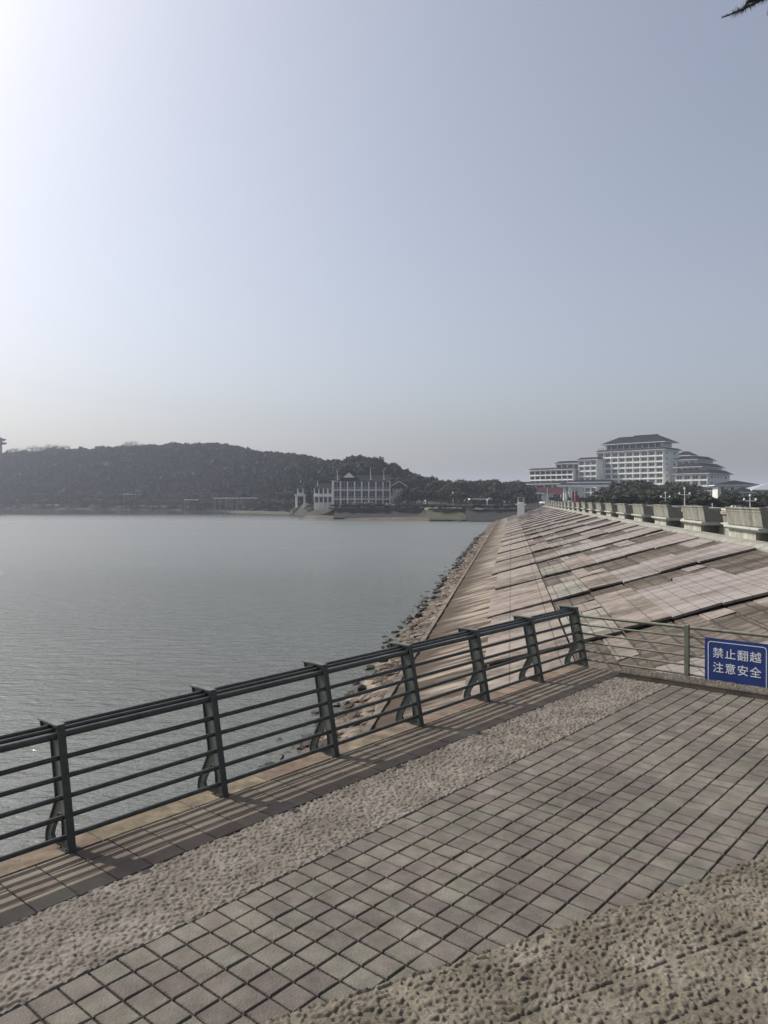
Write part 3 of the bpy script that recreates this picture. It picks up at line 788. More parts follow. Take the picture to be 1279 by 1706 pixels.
q = MB(); n = len(o_); v = [(x, 9.322, z) for x, z in o_] + [(x, 9.322, z) for x, z in i_]
q.add(v, [(k, (k+1) % n, (k+1) % n + n, k + n) for k in range(n)]); q.build('border', M_ink, sign)
def text_obj(txt, a, z, size, name):
    cu = bpy.data.curves.new(name, 'FONT'); cu.body = txt; cu.size = size; cu.align_x = 'CENTER'; cu.extrude = 0.001; cu.offset = size*0.006
    cu.space_character = 1.12
    tmp = bpy.data.objects.new(name, cu); COL.objects.link(tmp)
    bpy.context.view_layer.update()
    me = bpy.data.meshes.new_from_object(tmp.evaluated_get(bpy.context.evaluated_depsgraph_get()))
    bpy.data.objects.remove(tmp)
    me.materials.clear(); me.materials.append(M_ink)
    o = bpy.data.objects.new(name, me); COL.objects.link(o); o.parent = sign
    o.location = (a, 9.321, z); o.rotation_euler = (R(90), 0, 0); return o
text_obj('禁止翻越', (A0+A1)/2, 0.462, 0.170, 'lettering')
text_obj('注意安全', (A0+A1)/2, 0.235, 0.170, 'lettering')

# ------------------------------------------------------------------ trees
def crown_pts(kind, n, seed):
    r = np.random.default_rng(seed)
    if kind == 'round':
        K_ = 11; C_ = r.normal(0, 0.42, (K_, 3))*np.array([1, 1, 0.62]); C_ *= np.minimum(1, 0.72/np.maximum(np.linalg.norm(C_, axis=1), .01))[:, None]; rad = r.uniform(0.26, 0.46, K_)
    elif kind == 'cone':
        K_ = 12; h = np.linspace(-0.75, 0.85, K_); C_ = np.stack([r.normal(0, .10, K_), r.normal(0, .10, K_), h], 1); rad = np.interp(h, [-0.8, 0.9], [0.42, 0.08])
    else:   # spreading
        K_ = 14; a = r.uniform(0, 6.28, K_); q = np.sqrt(r.random(K_))*0.75; C_ = np.stack([q*np.cos(a), q*np.sin(a), r.uniform(-0.35, 0.45, K_)*(1 - 0.5*q)], 1); rad = r.uniform(0.22, 0.38, K_)
    idx = r.integers(0, K_, n); d = r.normal(0, 1, (n, 3)); d /= np.linalg.norm(d, axis=1)[:, None]
    rr_ = rad[idx]*(r.random(n)**0.35)
    return C_[idx] + d*rr_[:, None]*np.array([1, 1, 0.8]), d
def quads(P_, D, size, seed):
    r = np.random.default_rng(seed); n = len(P_)
    N = D + r.normal(0, 0.6, (n, 3)); N /= np.linalg.norm(N, axis=1)[:, None]
    a = np.cross(N, r.normal(0, 1, (n, 3))); a /= np.linalg.norm(a, axis=1)[:, None]; b = np.cross(N, a)
    s = (size*r.uniform(0.55, 1.3, n))[:, None]
    V = np.stack([P_ - a*s - b*s*0.7, P_ + a*s - b*s*0.5, P_ + a*s*0.8 + b*s*0.8, P_ - a*s*0.7 + b*s*0.6], 1).reshape(-1, 3)
    return V, np.arange(4*n).reshape(n, 4)
def crown_mesh(kind, n, size, seed, sc, m):
    """sc = (rx, ry, rz) crown radii in metres; centre at z = trunk top"""
    P_, D = crown_pts(kind, n, seed); V, Fq = quads(P_*np.array(sc), D, size, seed + 1)
    return np_mesh('crown', V, Fq, m)
def trunk_obj(h, r, parent, m=None, limbs=5, spread=2.0, seed=0):
    rd = random.Random(seed); q = MB(); q.tube((0,0,-0.5), (0.1,0,h), r, 7, r2=r*0.6)
    for i in range(limbs):
        a = rd.uniform(0, 6.28); z = h*rd.uniform(0.7, 1.0)
        q.tube((0.08,0,z), (math.cos(a)*spread, math.sin(a)*spread, z + spread*rd.uniform(0.7, 1.3)), r*0.45, 5, r2=r*0.12)
    return q.build('trunk', m or M_bark, parent)
PROT = []
def proto_tree(kind, sc, th, m, seed, n=1400, size=0.34, name='broadleaf_tree'):
    root = thing(name, 'x x x x', 'tree', (0, 0, -500))
    trunk_obj(th, 0.22, root, spread=sc[0]*0.6, seed=seed)
    c = link('crown', crown_mesh(kind, n, size, seed, sc, m), root, (0, 0, th + sc[2]*0.72))
    return root, th + sc[2]*0.72 + sc[2]*0.85
TYPES = [proto_tree('round', (4.0, 4.0, 3.7), 2.2, M_leaf, 11), proto_tree('round', (4.4, 4.0, 3.4), 2.0, M_leaf, 12),
         proto_tree('spread', (4.8, 4.6, 3.2), 2.6, M_leaf, 13), proto_tree('round', (3.8, 3.8, 4.2), 2.2, M_leaf2, 14),
         proto_tree('cone', (2.9, 2.9, 5.6), 1.2, M_leaf, 15, name='conifer_tree'), proto_tree('spread', (4.4, 4.8, 3.6), 2.4, M_leaf2, 16)]
used_t = set()
def plant(ti, X, Y, z, H, label, group, wide=1.0):
    root, h0 = TYPES[ti]; s = H/h0
    if ti not in used_t:
        used_t.add(ti); o = root; o.location = (X, Y, z); o.rotation_euler.z = random.uniform(0, 6)
    else: o = dup(root, (X, Y, z), random.uniform(0, 6))
    o.scale = (s*wide, s*wide, s); o['label'] = label; o['group'] = group; return o
def tpx(ti, px, ytop, Y, label, group, wide=1.0, z=None):
    X = (px - 640)/F*Y; z = float(terrain(X, Y)) if z is None else z
    top = EYE + (833 - ytop)*Y/F
    return plant(ti, X, Y, z, max(2.0, (top - z)*1.1), label, group, wide)

# the wooded hill: one mass of crowns
Vs, Fs, base = [], [], 0
tmpl = []
for i, kd in enumerate(['round', 'round', 'spread', 'round']):
    P_, D = crown_pts(kd, 150, 60 + i); V, Fq = quads(P_*np.array([4.6, 4.6, 3.9]), D, 0.95, 80 + i); tmpl.append((V, Fq))
cnt = 0
while cnt < 3000:
    px = rng.uniform(-330, 722); sh_ = float(shore(px)); Yc, zc = crest(px)
    Y = rng.uniform(sh_ + 34, Yc + 25); X = (px - 640)/F*Y
    if rng.random() > Y/1100 + 0.25: continue
    z = float(terrain(X, Y))
    if 500 < px < 720 and Y < 372: continue
    V, Fq = tmpl[rng.integers(4)]; a = rng.uniform(0, 6.28); s = rng.uniform(0.7, 1.5)*(1.25 if rng.random() < 0.08 else 1)
    ca_, sa_ = math.cos(a), math.sin(a)
    P_ = V*s; P_ = np.stack([P_[:,0]*ca_ - P_[:,1]*sa_, P_[:,0]*sa_ + P_[:,1]*ca_, P_[:,2]*rng.uniform(0.8, 1.5)], 1) + np.array([X, Y, z + 4.6])
    Vs.append(P_); Fs.append(Fq + base); base += len(P_); cnt += 1
M_wood = mat('wood_foliage', (0.012, 0.03, 0.02), 0.95, col2=(0.04, 0.044, 0.032), vscale=0.06, island=0.25, spec=0.1)
struct(link('wood', np_mesh('wood', np.concatenate(Vs), np.concatenate(Fs), M_wood)), 'stuff')

LD = 'broad crowned dark tree in the dome shaped clump rising behind the lakeside building'
for px, yt, Y in ((573,766,430),(582,760,435),(592,757,440),(603,757,440),(613,759,440),(624,761,438),(634,765,435),(644,770,430),(578,772,410),(590,768,405),(604,767,405),(618,769,405),(632,774,405),(646,779,405),(656,780,420),(568,776,410),(668,786,420),(680,790,425),(692,792,425)):
    tpx([0,1,2][px % 3], px, yt, Y, LD, 'dome shaped clump behind the lakeside building', 1.0)
# leafless trees on the skyline
def bare_mesh(seed, H):
    rd = random.Random(seed); q = MB()
    def grow(p, d, L, r, lev):
        e = p + d*L; q.tube(p, e, r, 4 if lev < 2 else 3, r2=r*0.6, cap=False)
        if lev >= 4: return
        for i in range(3 if lev else 4):
            nd = (d + Vector((rd.uniform(-1,1), rd.uniform(-1,1), rd.uniform(-0.25,0.7)))*0.75).normalized()
            grow(p + d*L*rd.uniform(0.55, 1.0), nd, L*rd.uniform(0.55, 0.75), r*0.66, lev + 1)
    grow(Vector((0,0,-1)), Vector((0,0,1)), H*0.38, H*0.03, 0)
    for i in range(520):                       # fine twigs round the outside
        d = Vector((rd.gauss(0,1), rd.gauss(0,1), rd.gauss(0,0.8))).normalized(); c = Vector((0,0,H*0.68)) + Vector((d.x*H*0.34, d.y*H*0.34, d.z*H*0.36))*rd.uniform(0.4, 1.0)
        e = c + (d + Vector((rd.uniform(-.6,.6), rd.uniform(-.6,.6), rd.uniform(0,.8)))).normalized()*rd.uniform(0.8, 2.0); w_ = d.orthogonal().normalized()*0.09
        q.add([c - w_, c + w_, e], [(0,1,2)])
    return q
BT = []
for i in range(3):
    root = thing('bare_tree', 'x x x x', 'tree', (0, 0, -500)); bare_mesh(i, 13).build('branches', M_twig, root); BT.append(root)
used_b = set()
def bare(i, px, ytop, Y, label, group):
    X = (px - 640)/F*Y; z = float(terrain(X, Y)); H = EYE + (833 - ytop)*Y/F - z; s = max(H, 4)/15.0
    if i in used_b: o = dup(BT[i], (X, Y, z), random.uniform(0, 6), s)
    else: used_b.add(i); o = BT[i]; o.location = (X, Y, z); o.scale = (s, s, s)
    o['label'] = label; o['group'] = group
for i, (px, yt) in enumerate([(14,745),(22,743),(30,742),(40,744),(50,741),(58,740),(66,740),(75,738),(82,738),(90,737),(98,738),(106,741),(112,742),(206,735),(214,732),(221,731),(229,733),(238,737),(246,739),(275,738),(555,764),(560,766)]):
    bare(i % 3, px + random.uniform(-2, 2), yt + random.uniform(-2, 3), float(np.interp(px, hp, [c for _,_,c in HL])) + random.uniform(-25, 0), 'leafless pale grey tree on the skyline of the wooded hill', 'bare trees on the hill skyline')
for px, yt in ((763,794),(768,793),(752,800),(775,797)):
    bare(px % 3, px, yt, 395, 'leafless thin tree rising above the far bank behind the lamp posts', 'bare trees behind the far bank')

# dark tree belt behind the quay, right of the lakeside building
L1 = 'dark bushy tree in the belt behind the far quay'
for i in range(46):
    px = 668 + (876 - 668)*i/45 + random.uniform(-3, 3); yt = np.interp(px, [668, 700, 730, 760, 800, 830, 850, 876], [792, 796, 800, 797, 799, 798, 800, 806]) + random.uniform(-2, 5)
    tpx(random.choice([0,1,2,3,5]), px, yt, random.uniform(360, 420), L1, 'trees behind the far quay', 0.9)
L2 = 'dark low tree in front of the belt on the far quay'
for px, yt, Y in ((680,812,325),(692,810,330),(703,812,328),(712,816,330),(735,812,335),(750,808,340),(765,818,330),(820,815,325),(846,816,330),(836,808,345),(855,810,330),(670,818,322),(862,820,320)):
    tpx(random.choice([0,1,3,5]), px, yt, Y, L2, 'low trees on the far quay', 1.15)
L3 = 'dark tree in the belt along the shore left of the lakeside building'
for i in range(40):
    px = -20 + 530*i/39 + random.uniform(-5, 5); Y = float(shore(px)) + random.uniform(24, 36)
    tpx(random.choice([0,1,2,3,5]), px, 833 - random.uniform(6, 10)*F/Y*0.5 - 4, Y, L3, 'shore trees below the hill', 1.2)
for i in range(64):
    px = -30 + 520*i/63 + random.uniform(-4, 4); Y = float(shore(px)) + random.uniform(5, 15)
    tpx(random.choice([0,1,3,5]), px, 833 - 0.5*F/Y*random.uniform(0, 3), Y, 'low bushy growth overhanging the water along the left shore', 'bushes at the left waterline', 1.5)
for i in range(26):
    px = 668 + 212*i/25; Y = random.uniform(430, 460)
    tpx(random.choice([0,1,2]), px, 812 + random.uniform(-3, 3), Y, L1, 'trees behind the far quay', 1.6)
for i in range(40):
    px = 664 + 204*i/39 + random.uniform(-2, 2); Y = random.uniform(352, 366)
    tpx(random.choice([0,1,3]), px, 822 + random.uniform(-3, 3), Y, 'low thick undergrowth at the foot of the tree belt on the far quay', 'undergrowth on the far quay', 1.9)
# trees in front of the hotel
L4 = 'dense dark evergreen tree standing between the parapet and the white hotel'
for px, yt, Y in ((1030,799,300),(1045,796,290),(1060,793,285),(1075,797,280),(1088,800,285),(1102,797,280),(1118,799,275),(1135,797,280),(1148,801,270),(1012,806,300),(1055,806,250),(1070,809,245),(1090,810,240),(1110,808,235),(1130,808,240),(1040,812,255),(1148,812,235)):
    tpx(random.choice([0,1,2,5]), px, yt + 6, Y, L4, 'dark trees before the hotel', 1.25, z=4.8)
L5 = 'low dark tree in the row just behind the parapet'
for i in range(26):
    px = 1000 + 310*i/25 + random.uniform(-4, 4); Y = random.uniform(150, 210)
    tpx(random.choice([0,1,2,5]), px, np.interp(px, [1000, 1150, 1200, 1300], [822, 824, 829, 828]) + random.uniform(-4, 4), Y, L5, 'low trees behind the parapet', 1.5, z=4.6)
L6 = 'dark rounded tree beside the hip roofed houses at the right edge'
for px, yt, Y in ((1222,815,255),(1235,822,240),(1268,820,235),(1282,818,240),(1295,814,240)):
    tpx(random.choice([0,1,2]), px, yt, Y, L6, 'trees by the hip roofed houses', 1.1, z=4.6)
L7 = 'dark tree by the car park below the left wing of the hotel'
for px, yt, Y in ((862,808,330),(872,813,335),(884,826,325),(892,824,330),(925,822,340),(940,820,345),(955,818,345),(970,820,340),(985,818,345),(932,828,320),(962,826,325),(980,826,320),(878,830,318)):
    tpx(random.choice([0,1,3,5]), px, yt + (7 if px > 935 else 3), Y, L7, 'trees by the hotel car park', 1.2, z=5.3)

# ------------------------------------------------------------------ hotel
E = Vector((-0.69, 0.724))        # along a front, from its near right corner to its far left corner
def frame(px1, Y1):
    return Vector(((px1 - 640)/F*Y1, Y1))
def front_len(px1, Y1, px0):
    p = frame(px1, Y1); k = (px0 - 640)/F
    return (p.x - k*Y1)/(k*E.y - E.x)
HZ = 5.2
hotel = thing('hotel', 'large white multi storey hotel with stepped wings and dark tiled roofs behind the dam', 'hotel', (frame(1106, 440).x, 440, HZ))
HO = Vector((frame(1106, 440).x, 440, 0))
HANG = math.atan2(-E.y, -E.x)
M_fr = mat('hotel_white', (0.86, 0.87, 0.85), 0.8, var=0.10, vscale=0.3)
M_hw = mat('hotel_wall', (0.74, 0.76, 0.73), 0.85, var=0.10, vscale=0.2)
M_cur = mat('hotel_window', (0.06, 0.07, 0.068), 0.3, col2=(0.26, 0.27, 0.24), vscale=0.9, detail=2)
winmesh = {}
def local(px1, Y1, L):
    """matrix: x runs left->right along the front (0..L), y goes back, z=absolute height"""
    p = frame(px1, Y1) + E*L
    return Matrix.Translation(Vector((p.x - HO.x, p.y - HO.y, -HZ))) @ Matrix.Rotation(HANG, 4, 'Z')
def zpx(y, Y): return EYE + (833 - y)*Y/F
def window(M, x0, x1, z0, z1, y=-0.06, name='window', side=False):
    w_, h_ = round(x1 - x0, 2), round(z1 - z0, 2); key = (w_, h_, side)
    if key not in winmesh:
        q = MB(); 
        q.box(0, w_, 0.02, 0.05, 0, h_, 0)
        for a, b_, c, d in ((0, 0.1, 0, h_), (w_-0.1, w_, 0, h_), (0.1, w_-0.1, 0, 0.1), (0.1, w_-0.1, h_-0.1, h_), (w_/2-0.05, w_/2+0.05, 0.1, h_-0.1)): q.box(a, b_, 0, 0.06, c, d, 1)
        o = q.build(name, [M_cur, M_fr], hotel); winmesh[key] = o.data
    else: o = link(name, winmesh[key], hotel)
    o.matrix_local = M @ Matrix.Translation((x0, y, z0)) ; return o
def wing(px1, Y1, px0, yeave, depth, floors, bays, ybase=838, fh=3.25, wins='obj', roofh=1.2, over=1.6, rights=None, label=None, fins=True, zbase=None, wall=M_hw, roof=True):
    L = front_len(px1, Y1, px0); M = local(px1, Y1, L); zt = zpx(yeave, Y1); zb = HZ if zbase is None else zbase
    q = MB(); q.box(0, L, 0, depth, zb, zt, 0, M); q.build('wall', wall, hotel)
    bw = L/bays; g = MB(); gl = MB()
    for f in range(floors):
        z1 = zt - 0.35 - f*fh; z0 = z1 - fh
        if z0 < zb: break
        g.box(-0.1, L + 0.1, -0.95, -0.003, z0 - 0.16, z0 + 0.16, 0, M)
        g.box(0.05, L - 0.05, -0.92, -0.86, z0 + 0.16, z0 + 0.62, 0, M)
        if wins == 'obj':
            for i in range(bays): window(M, i*bw + bw*0.14, (i+1)*bw - bw*0.14, z0 + 0.25, z1 - 0.45)
        else: gl.box(0.3, L - 0.3, -0.05, -0.004, z0 + 0.25, z1 - 0.35, 0, M)
    if fins:
        for i in range(bays + 1):
            x = min(max(i*bw, 0.13), L - 0.13); g.box(x - 0.13, x + 0.13, -0.99, -0.004, max(zb, zt - 0.35 - floors*fh), zt - 0.02, 0, M)
    g.build('balcony_grid', M_fr, hotel)
    if wins != 'obj': gl.build('glazing', M_glass, hotel)
    if rights:
        for (y0, y1, n) in rights:
            for f in range(n):
                z1 = zt - 1.0 - f*fh
                if z1 - 1.6 < zb: break
                o = window(M, 0, y1 - y0, 0, 1.5, side=True)
                o.matrix_local = M @ Matrix.Translation((L + 0.06, y0, z1 - 1.5)) @ Matrix.Rotation(R(90), 4, 'Z')
    if roof: skirt(M, -over, L + over, -over, depth + over, zt, roofh)
    return M, L, zt
def skirt(M, x0, x1, y0, y1, z, h, full=False):
    q = MB(); q.box(x0, x1, y0, y1, z, z + 0.26, 0, M); q.build('fascia', M_fr, hotel)
    q = MB(); d = min(x1 - x0, y1 - y0)/2
    i = min(h*1.6, d - 0.3) if not full else d - 0.4
    q.hip(x0 + 0.1, x1 - 0.1, y0 + 0.1, y1 - 0.1, z + 0.262, z + 0.262 + h, i, i, 0, M); q.build('roof', M_roof, hotel)
# main tower
M, L, zt = wing(1106, 440, 996, 749, 19, 6, 9, rights=[(3, 5, 7), (12, 14.5, 7)])
q = MB(); q.box(4, L - 3, 3.5, 16, zt + 1.3, zt + 4.6, 0, M)
for i in range(9): q.box(4 + i*4 - 0.15, 4 + i*4 + 0.15, 2.2, 2.5, zt + 1.3, zt + 4.6, 0, M)
q.build('penthouse', M_hw, hotel)
q = MB(); q.box(4.5, L - 3.5, 3.38, 3.45, zt + 2.0, zt + 4.1, 0, M); q.build('glazing', M_glass, hotel)
skirt(M, 0.8, L + 0.6, 0.6, 18.6, zt + 4.6, 4.6, True)
q = MB(); q.box(L*0.45, L - 8.2, 9.3, 9.9, zt + 9.35, zt + 9.95, 0, M); q.build('ridge', M_roof, hotel)
for x in (0.5, 2.2, 3.6): 
    q = MB(); q.box(x, x + 0.2, 0.2, 0.4, zt + 1.2, zt + 3.0, 0, M); q.build('roof_post', M_roof, hotel)
# stair tower behind right, with white gable
M, L, zt = wing(1150, 462, 1126, 759, 9, 3, 2, roofh=2.6, over=1.0, fins=False)
# left adjoining parts
wing(995, 462, 965, 766, 16, 8, 3, roofh=1.4)
wing(966, 478, 928, 772, 14, 7, 4, wins='ribbon', roofh=1.6)
wing(956, 470, 884, 782, 14, 5, 8, wins='ribbon', roofh=1.2, fh=3.0)
# right wings, stepping down
wing(1160, 430, 1128, 766, 22, 6, 3, roofh=2.2, rights=[(2, 4.5, 5)])
wing(1168, 421, 1128, 778, 27, 5, 4, wins='ribbon', roofh=2.2)
wing(1180, 412, 1126, 789, 28, 3, 4, roofh=2.2, rights=[(3, 6.2, 5), (8.5, 10, 5), (12, 13.5, 5), (16, 18, 5), (21, 24, 5)])
# podium right and left
wing(1192, 398, 1142, 818, 12, 2, 8, wins='ribbon', roofh=1.6, fh=3.4)
wing(950, 440, 868, 806, 14, 2, 6, wins='ribbon', roofh=1.4, fh=5.0, wall=M_cream)
q = MB(); Mm = local(948, 438, 26)
q.box(0.5, 25, -2.2, -2.0, zpx(824, 438), zpx(812, 438), 0, Mm); q.build('red_banner', mat('dull_red', (0.10, 0.018, 0.025), 0.8), hotel)['label'] = 'long dark red banner under the left podium roof'
wing(905, 436, 882, 822, 8, 1, 3, wins='ribbon', roofh=0.8, fh=3.4)

# entrance canopy in front
can = thing('entrance_canopy', 'flat white edged two tier entrance canopy on round columns before the hotel', 'canopy', (frame(985, 335).x, 335, HZ), HANG*0.45)
q = MB(); q.box(-14, 12, -5, 6, zpx(811, 335) - HZ, zpx(808, 335) - HZ); q.box(-10, 11.8, -3, 5.8, zpx(805, 335) - HZ, zpx(803, 335) - HZ); q.build('fascia', M_fr, can)
q = MB(); q.hip(-13.8, 11.8, -4.8, 5.8, zpx(808, 335) - HZ + 0.01, zpx(805, 335) - HZ - 0.01, 1.5, 1.5); q.hip(-9.8, 11.6, -2.8, 5.6, zpx(803, 335) - HZ + 0.01, zpx(799, 335) - HZ, 3.5, 3.5); q.build('roof', M_roof, can)
for x, y in ((-11, -3.5), (4.2, -3.8), (-11, 4), (4, 4), (9.5, 4), (9.5, -3.6)):
    q = MB(); q.tube((x, y, 0), (x, y, zpx(811, 335) - HZ), 0.55, 14); q.build('column', M_fr, can)

# hip roofed houses at the right edge
def villa(px0, px1, Y, yeave, yridge, depth, rz, label, mroof, wins=3, ybase=836, over=1.4, mwall=M_cream):
    X0 = (px0 - 640)/F*Y; X1 = (px1 - 640)/F*Y; L = X1 - X0
    r = thing('house', label, 'house', (X0, Y, 4.8), rz); zt = zpx(yeave, Y) - 4.8; zr = zpx(yridge, Y) - 4.8
    q = MB(); q.box(0, L, 0, depth, 0, zt); q.build('wall', mwall, r)
    q = MB(); q.box(-over, L + over, -over, depth + over, zt, zt + 0.25); q.build('fascia', M_fr, r)
    d = depth/2 + over - 0.3
    q = MB(); q.hip(-over + .05, L + over - .05, -over + .05, depth + over - .05, zt + 0.252, zr, min(d*1.1, (L + 2*over)/2 - 0.3), d); q.build('roof', mroof, r)
    for i in range(wins):
        q = MB(); x = L*(i + 0.5)/wins; q.box(x - 0.6, x + 0.6, -0.05, 0.02, zt - 2.4, zt - 0.7); 
        fr = q.build('window', M_glass, r)
        q = MB(); q.box(x - 0.72, x - 0.6, -0.1, 0.02, zt - 2.5, zt - 0.6); q.box(x + 0.6, x + 0.72, -0.1, 0.02, zt - 2.5, zt - 0.6); q.box(x - 0.72, x + 0.72, -0.14, 0.02, zt - 2.62, zt - 2.5); q.build('frame', M_fr, fr)
    return r
villa(1196, 1256, 300, 809, 800, 12, R(-14), 'broad grey hip roofed house right of the hotel wing', M_roof, 4)
villa(1226, 1258, 262, 821, 812, 8, R(-8), 'small cream house with grey hip roof below the broad roofed house', M_roof, 3)
villa(1258, 1330, 262, 817, 804, 12, R(-6), 'pale roofed house cut by the right edge of the photo', mat('pale_roof', (0.28, 0.29, 0.31), 0.6, var=0.1), 4, mwall=M_hw)

# ------------------------------------------------------------------ lakeside building (traditional, three storeys)
BY = 338
def bx(px): return (px - 640)/F*BY
BZ = float(terrain(bx(600), BY - 1)); lake_b = thing('lakeside_building', 'three storey white framed lakeside building with curved dark gabled roof below the wooded hill', 'building', (bx(556), BY, BZ))
def bzl(y): return EYE + (833 - y)*BY/F - BZ
Lm = bx(650) - bx(556)
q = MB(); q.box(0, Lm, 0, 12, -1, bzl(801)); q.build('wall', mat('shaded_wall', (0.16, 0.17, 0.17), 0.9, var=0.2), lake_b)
g = MB(); H3 = bzl(801)
for f in range(3): g.box(-0.2, Lm + 0.2, -1.5, -0.003, H3*(f+1)/3 - 0.30, H3*(f+1)/3 + (0.05 if f < 2 else -0.004))
bays = 8
for i in range(bays + 1):
    x = i*Lm/bays; g.box(x - 0.17, x + 0.17, -1.6, -1.25, 0, H3 - 0.31)
g.box(-0.6, -0.21, -1.7, 2, 0, H3 - 0.01)
g.build('balcony_frame', M_white, lake_b)
rl = MB()
for f in (1, 2): 
    rl.box(0, Lm, -1.42, -1.36, H3*f/3 + 0.9, H3*f/3 + 0.98); 
    for i in range(int(Lm/0.5)): rl.box(i*0.5, i*0.5 + 0.05, -1.41, -1.37, H3*f/3 + 0.06, H3*f/3 + 0.9)
rl.build('balustrade', M_cream, lake_b)
for f in range(3):
    for i in range(bays):
        x0 = i*Lm/bays + 0.35; x1 = (i+1)*Lm/bays - 0.35; z0 = H3*f/3 + 0.4; z1 = H3*(f+1)/3 - 0.6
        q = MB(); q.box(x0, x1, -0.05, -0.004, z0, z1, 0)
        xm = (x0 + x1)/2
        for a in (x0, xm, x1): q.box(a - 0.05, a + 0.05, -0.10, -0.051, z0, z1, 1)
        q.build('window', [M_glass, M_cream], lake_b)
def chinese_roof(parent, x0, x1, y0, y1, z, h, over, m=M_roof, ridge_in=2.0, horn=1.6):
    """curved hip roof with sweeping eaves"""
    nx, ny = 16, 8
    X0, X1, Y0_, Y1_ = x0 - over, x1 + over, y0 - over, y1 + over; q = MB(); rows = []
    cy = (Y0_ + Y1_)/2
    for side in (0, 1):
        for i in range(nx + 1):
            tx = i/nx
            for j in range(ny + 1):
                t_ = j/ny
                a = X0 + (X1 - X0)*tx; b_ = X0 + ridge_in + (X1 - X0 - 2*ridge_in)*tx
                x = a + (b_ - a)*t_; y = (Y0_ if side == 0 else Y1_) + ((cy) - (Y0_ if side == 0 else Y1_))*t_
                corner = max(0, abs(tx - 0.5)*2 - 0.6)/0.4
                zz = z + h*(t_**1.6) + (1 - t_)**2*0.9*corner**2
                rows.append((x, y, zz))
    b0 = 0
    for side in (0, 1):
        f = []
        for i in range(nx):
            for j in range(ny):
                k = side*(nx+1)*(ny+1) + i*(ny+1) + j
                f.append((k, k + ny + 1, k + ny + 2, k + 1))
        if side == 0: fs = f
        else: fs += [tuple(reversed(a)) for a in f]
    # gable ends
    for i in (0, nx):
        for j in range(ny):
            k = i*(ny+1) + j; k2 = (nx+1)*(ny+1) + k; fs.append((k, k + 1, k2 + 1, k2))
    q.add(rows, fs); o = q.build('roof', m, parent)
    md = o.modifiers.new('thick', 'SOLIDIFY'); md.thickness = 0.3; md.offset = -1
    q = MB(); q.box(X0 + ridge_in - 0.2, X1 - ridge_in + 0.2, cy - 0.2, cy + 0.2, z + h - 0.1, z + h + 0.45); 
    q.build('ridge', m, parent); return o
def spike(parent, x, y, z0, z1):
    q = MB(); q.tube((x, y, z0), (x - 0.1, y, z1), 0.2, 8, r2=0.05); q.box(x - 0.3, x + 0.3, y - 0.2, y + 0.2, z0 - 0.2, z0 + 0.35); q.build('roof_finial', M_cream, parent)
chinese_roof(lake_b, 0.8, Lm, 0, 12, H3, bzl(789) - H3, 1.8)
# front facing gable
q = MB(); gx0, gx1, gz = bx(567) - bx(556), bx(597) - bx(556), bzl(784)
q.add([(gx0, -1.9, bzl(797)), (gx1, -1.9, bzl(797)), ((gx0+gx1)/2, -1.9, gz), (gx0, 6, bzl(797)), (gx1, 6, bzl(797)), ((gx0+gx1)/2, 6, gz)], [(0,3,4,1),(1,4,5,2),(0,2,5,3),(3,5,4)]); 
q.build('gable_roof', M_roof, lake_b)
q = MB(); q.add([(gx0+1.2, -1.95, bzl(796)), (gx1-1.2, -1.95, bzl(796)), ((gx0+gx1)/2, -1.95, gz-0.8), (gx0+1.2, -1.85, bzl(796)), (gx1-1.2, -1.85, bzl(796)), ((gx0+gx1)/2, -1.85, gz-0.8)], [(0,1,2),(5,4,3),(0,3,4,1),(1,4,5,2),(2,5,3,0)]); q.build('gable_panel', M_cream, lake_b)
for px, yt, yb in ((563,784,799),(618,779,799),(640,785,799)): spike(lake_b, bx(px) - bx(556), -1.2, bzl(yb), bzl(yt))
# left wing
q = MB(); x0 = bx(523) - bx(556); q.box(x0, -0.65, 2, 12, -1, bzl(813)); q.build('wing_wall', M_cream, lake_b)
q = MB(); q.box(x0 - 0.3, -0.62, 0.6, 1.99, bzl(827), bzl(824.5)); 
for i in range(5): q.box(x0 + i*1.95, x0 + i*1.95 + 0.25, 0.7, 1.0, -0.5, bzl(813.5))
q.build('wing_balcony', M_white, lake_b)
for f, (ya, yb_) in enumerate(((814.5, 822), (828, 837))):
    for i in range(4):
        q = MB(); q.box(x0 + 0.4 + i*2.0, x0 + 1.9 + i*2.0, 1.93, 1.998, bzl(yb_), bzl(ya)); q.build('window', M_glass, lake_b)
chinese_roof(lake_b, x0, -0.9, 2, 12, bzl(813), bzl(803) - bzl(813), 1.2); spike(lake_b, x0 + 1.6, 1.2, bzl(808), bzl(800))
# right gallery
q = MB(); xr = Lm + 0.25; q.box(xr, bx(668) - bx(556), 1, 8, bzl(829), bzl(827)); 
for i in range(4): q.box(xr + i*1.3 + 0.3, xr + i*1.3 + 0.55, 1.2, 1.5, -0.5, bzl(829))
q.build('gallery', M_cream, lake_b)
pav = thing('gabled_pavilion', 'small gabled pavilion at the right end of the lakeside building', 'pavilion', (bx(655), BY, BZ))
q = MB(); wv = bx(676) - bx(656)
for i in range(4): q.box(i*wv/3 - 0.15, i*wv/3 + 0.15, 0, 0.3, 0, bzl(813)); 
q.box(0, wv, 1.8, 5, 0, bzl(814)); q.build('columns', M_cream, pav)
q = MB(); zt_ = bzl(812); q.add([(-1.2, -1, zt_), (wv+1.2, -1, zt_), (wv/2, -1, bzl(803)), (-1.2, 6, zt_), (wv+1.2, 6, zt_), (wv/2, 6, bzl(803))], [(0,1,2),(5,4,3),(0,3,4,1),(1,4,5,2),(2,5,3,0)]); q.build('roof', M_roof, pav)
q = MB(); strip(q, [(-1.3, zt_), (wv/2, bzl(802.6)), (wv+1.3, zt_)], 0.35, 0.1); q.build('barge_board', M_cream, pav, (0, -1.12, 0))

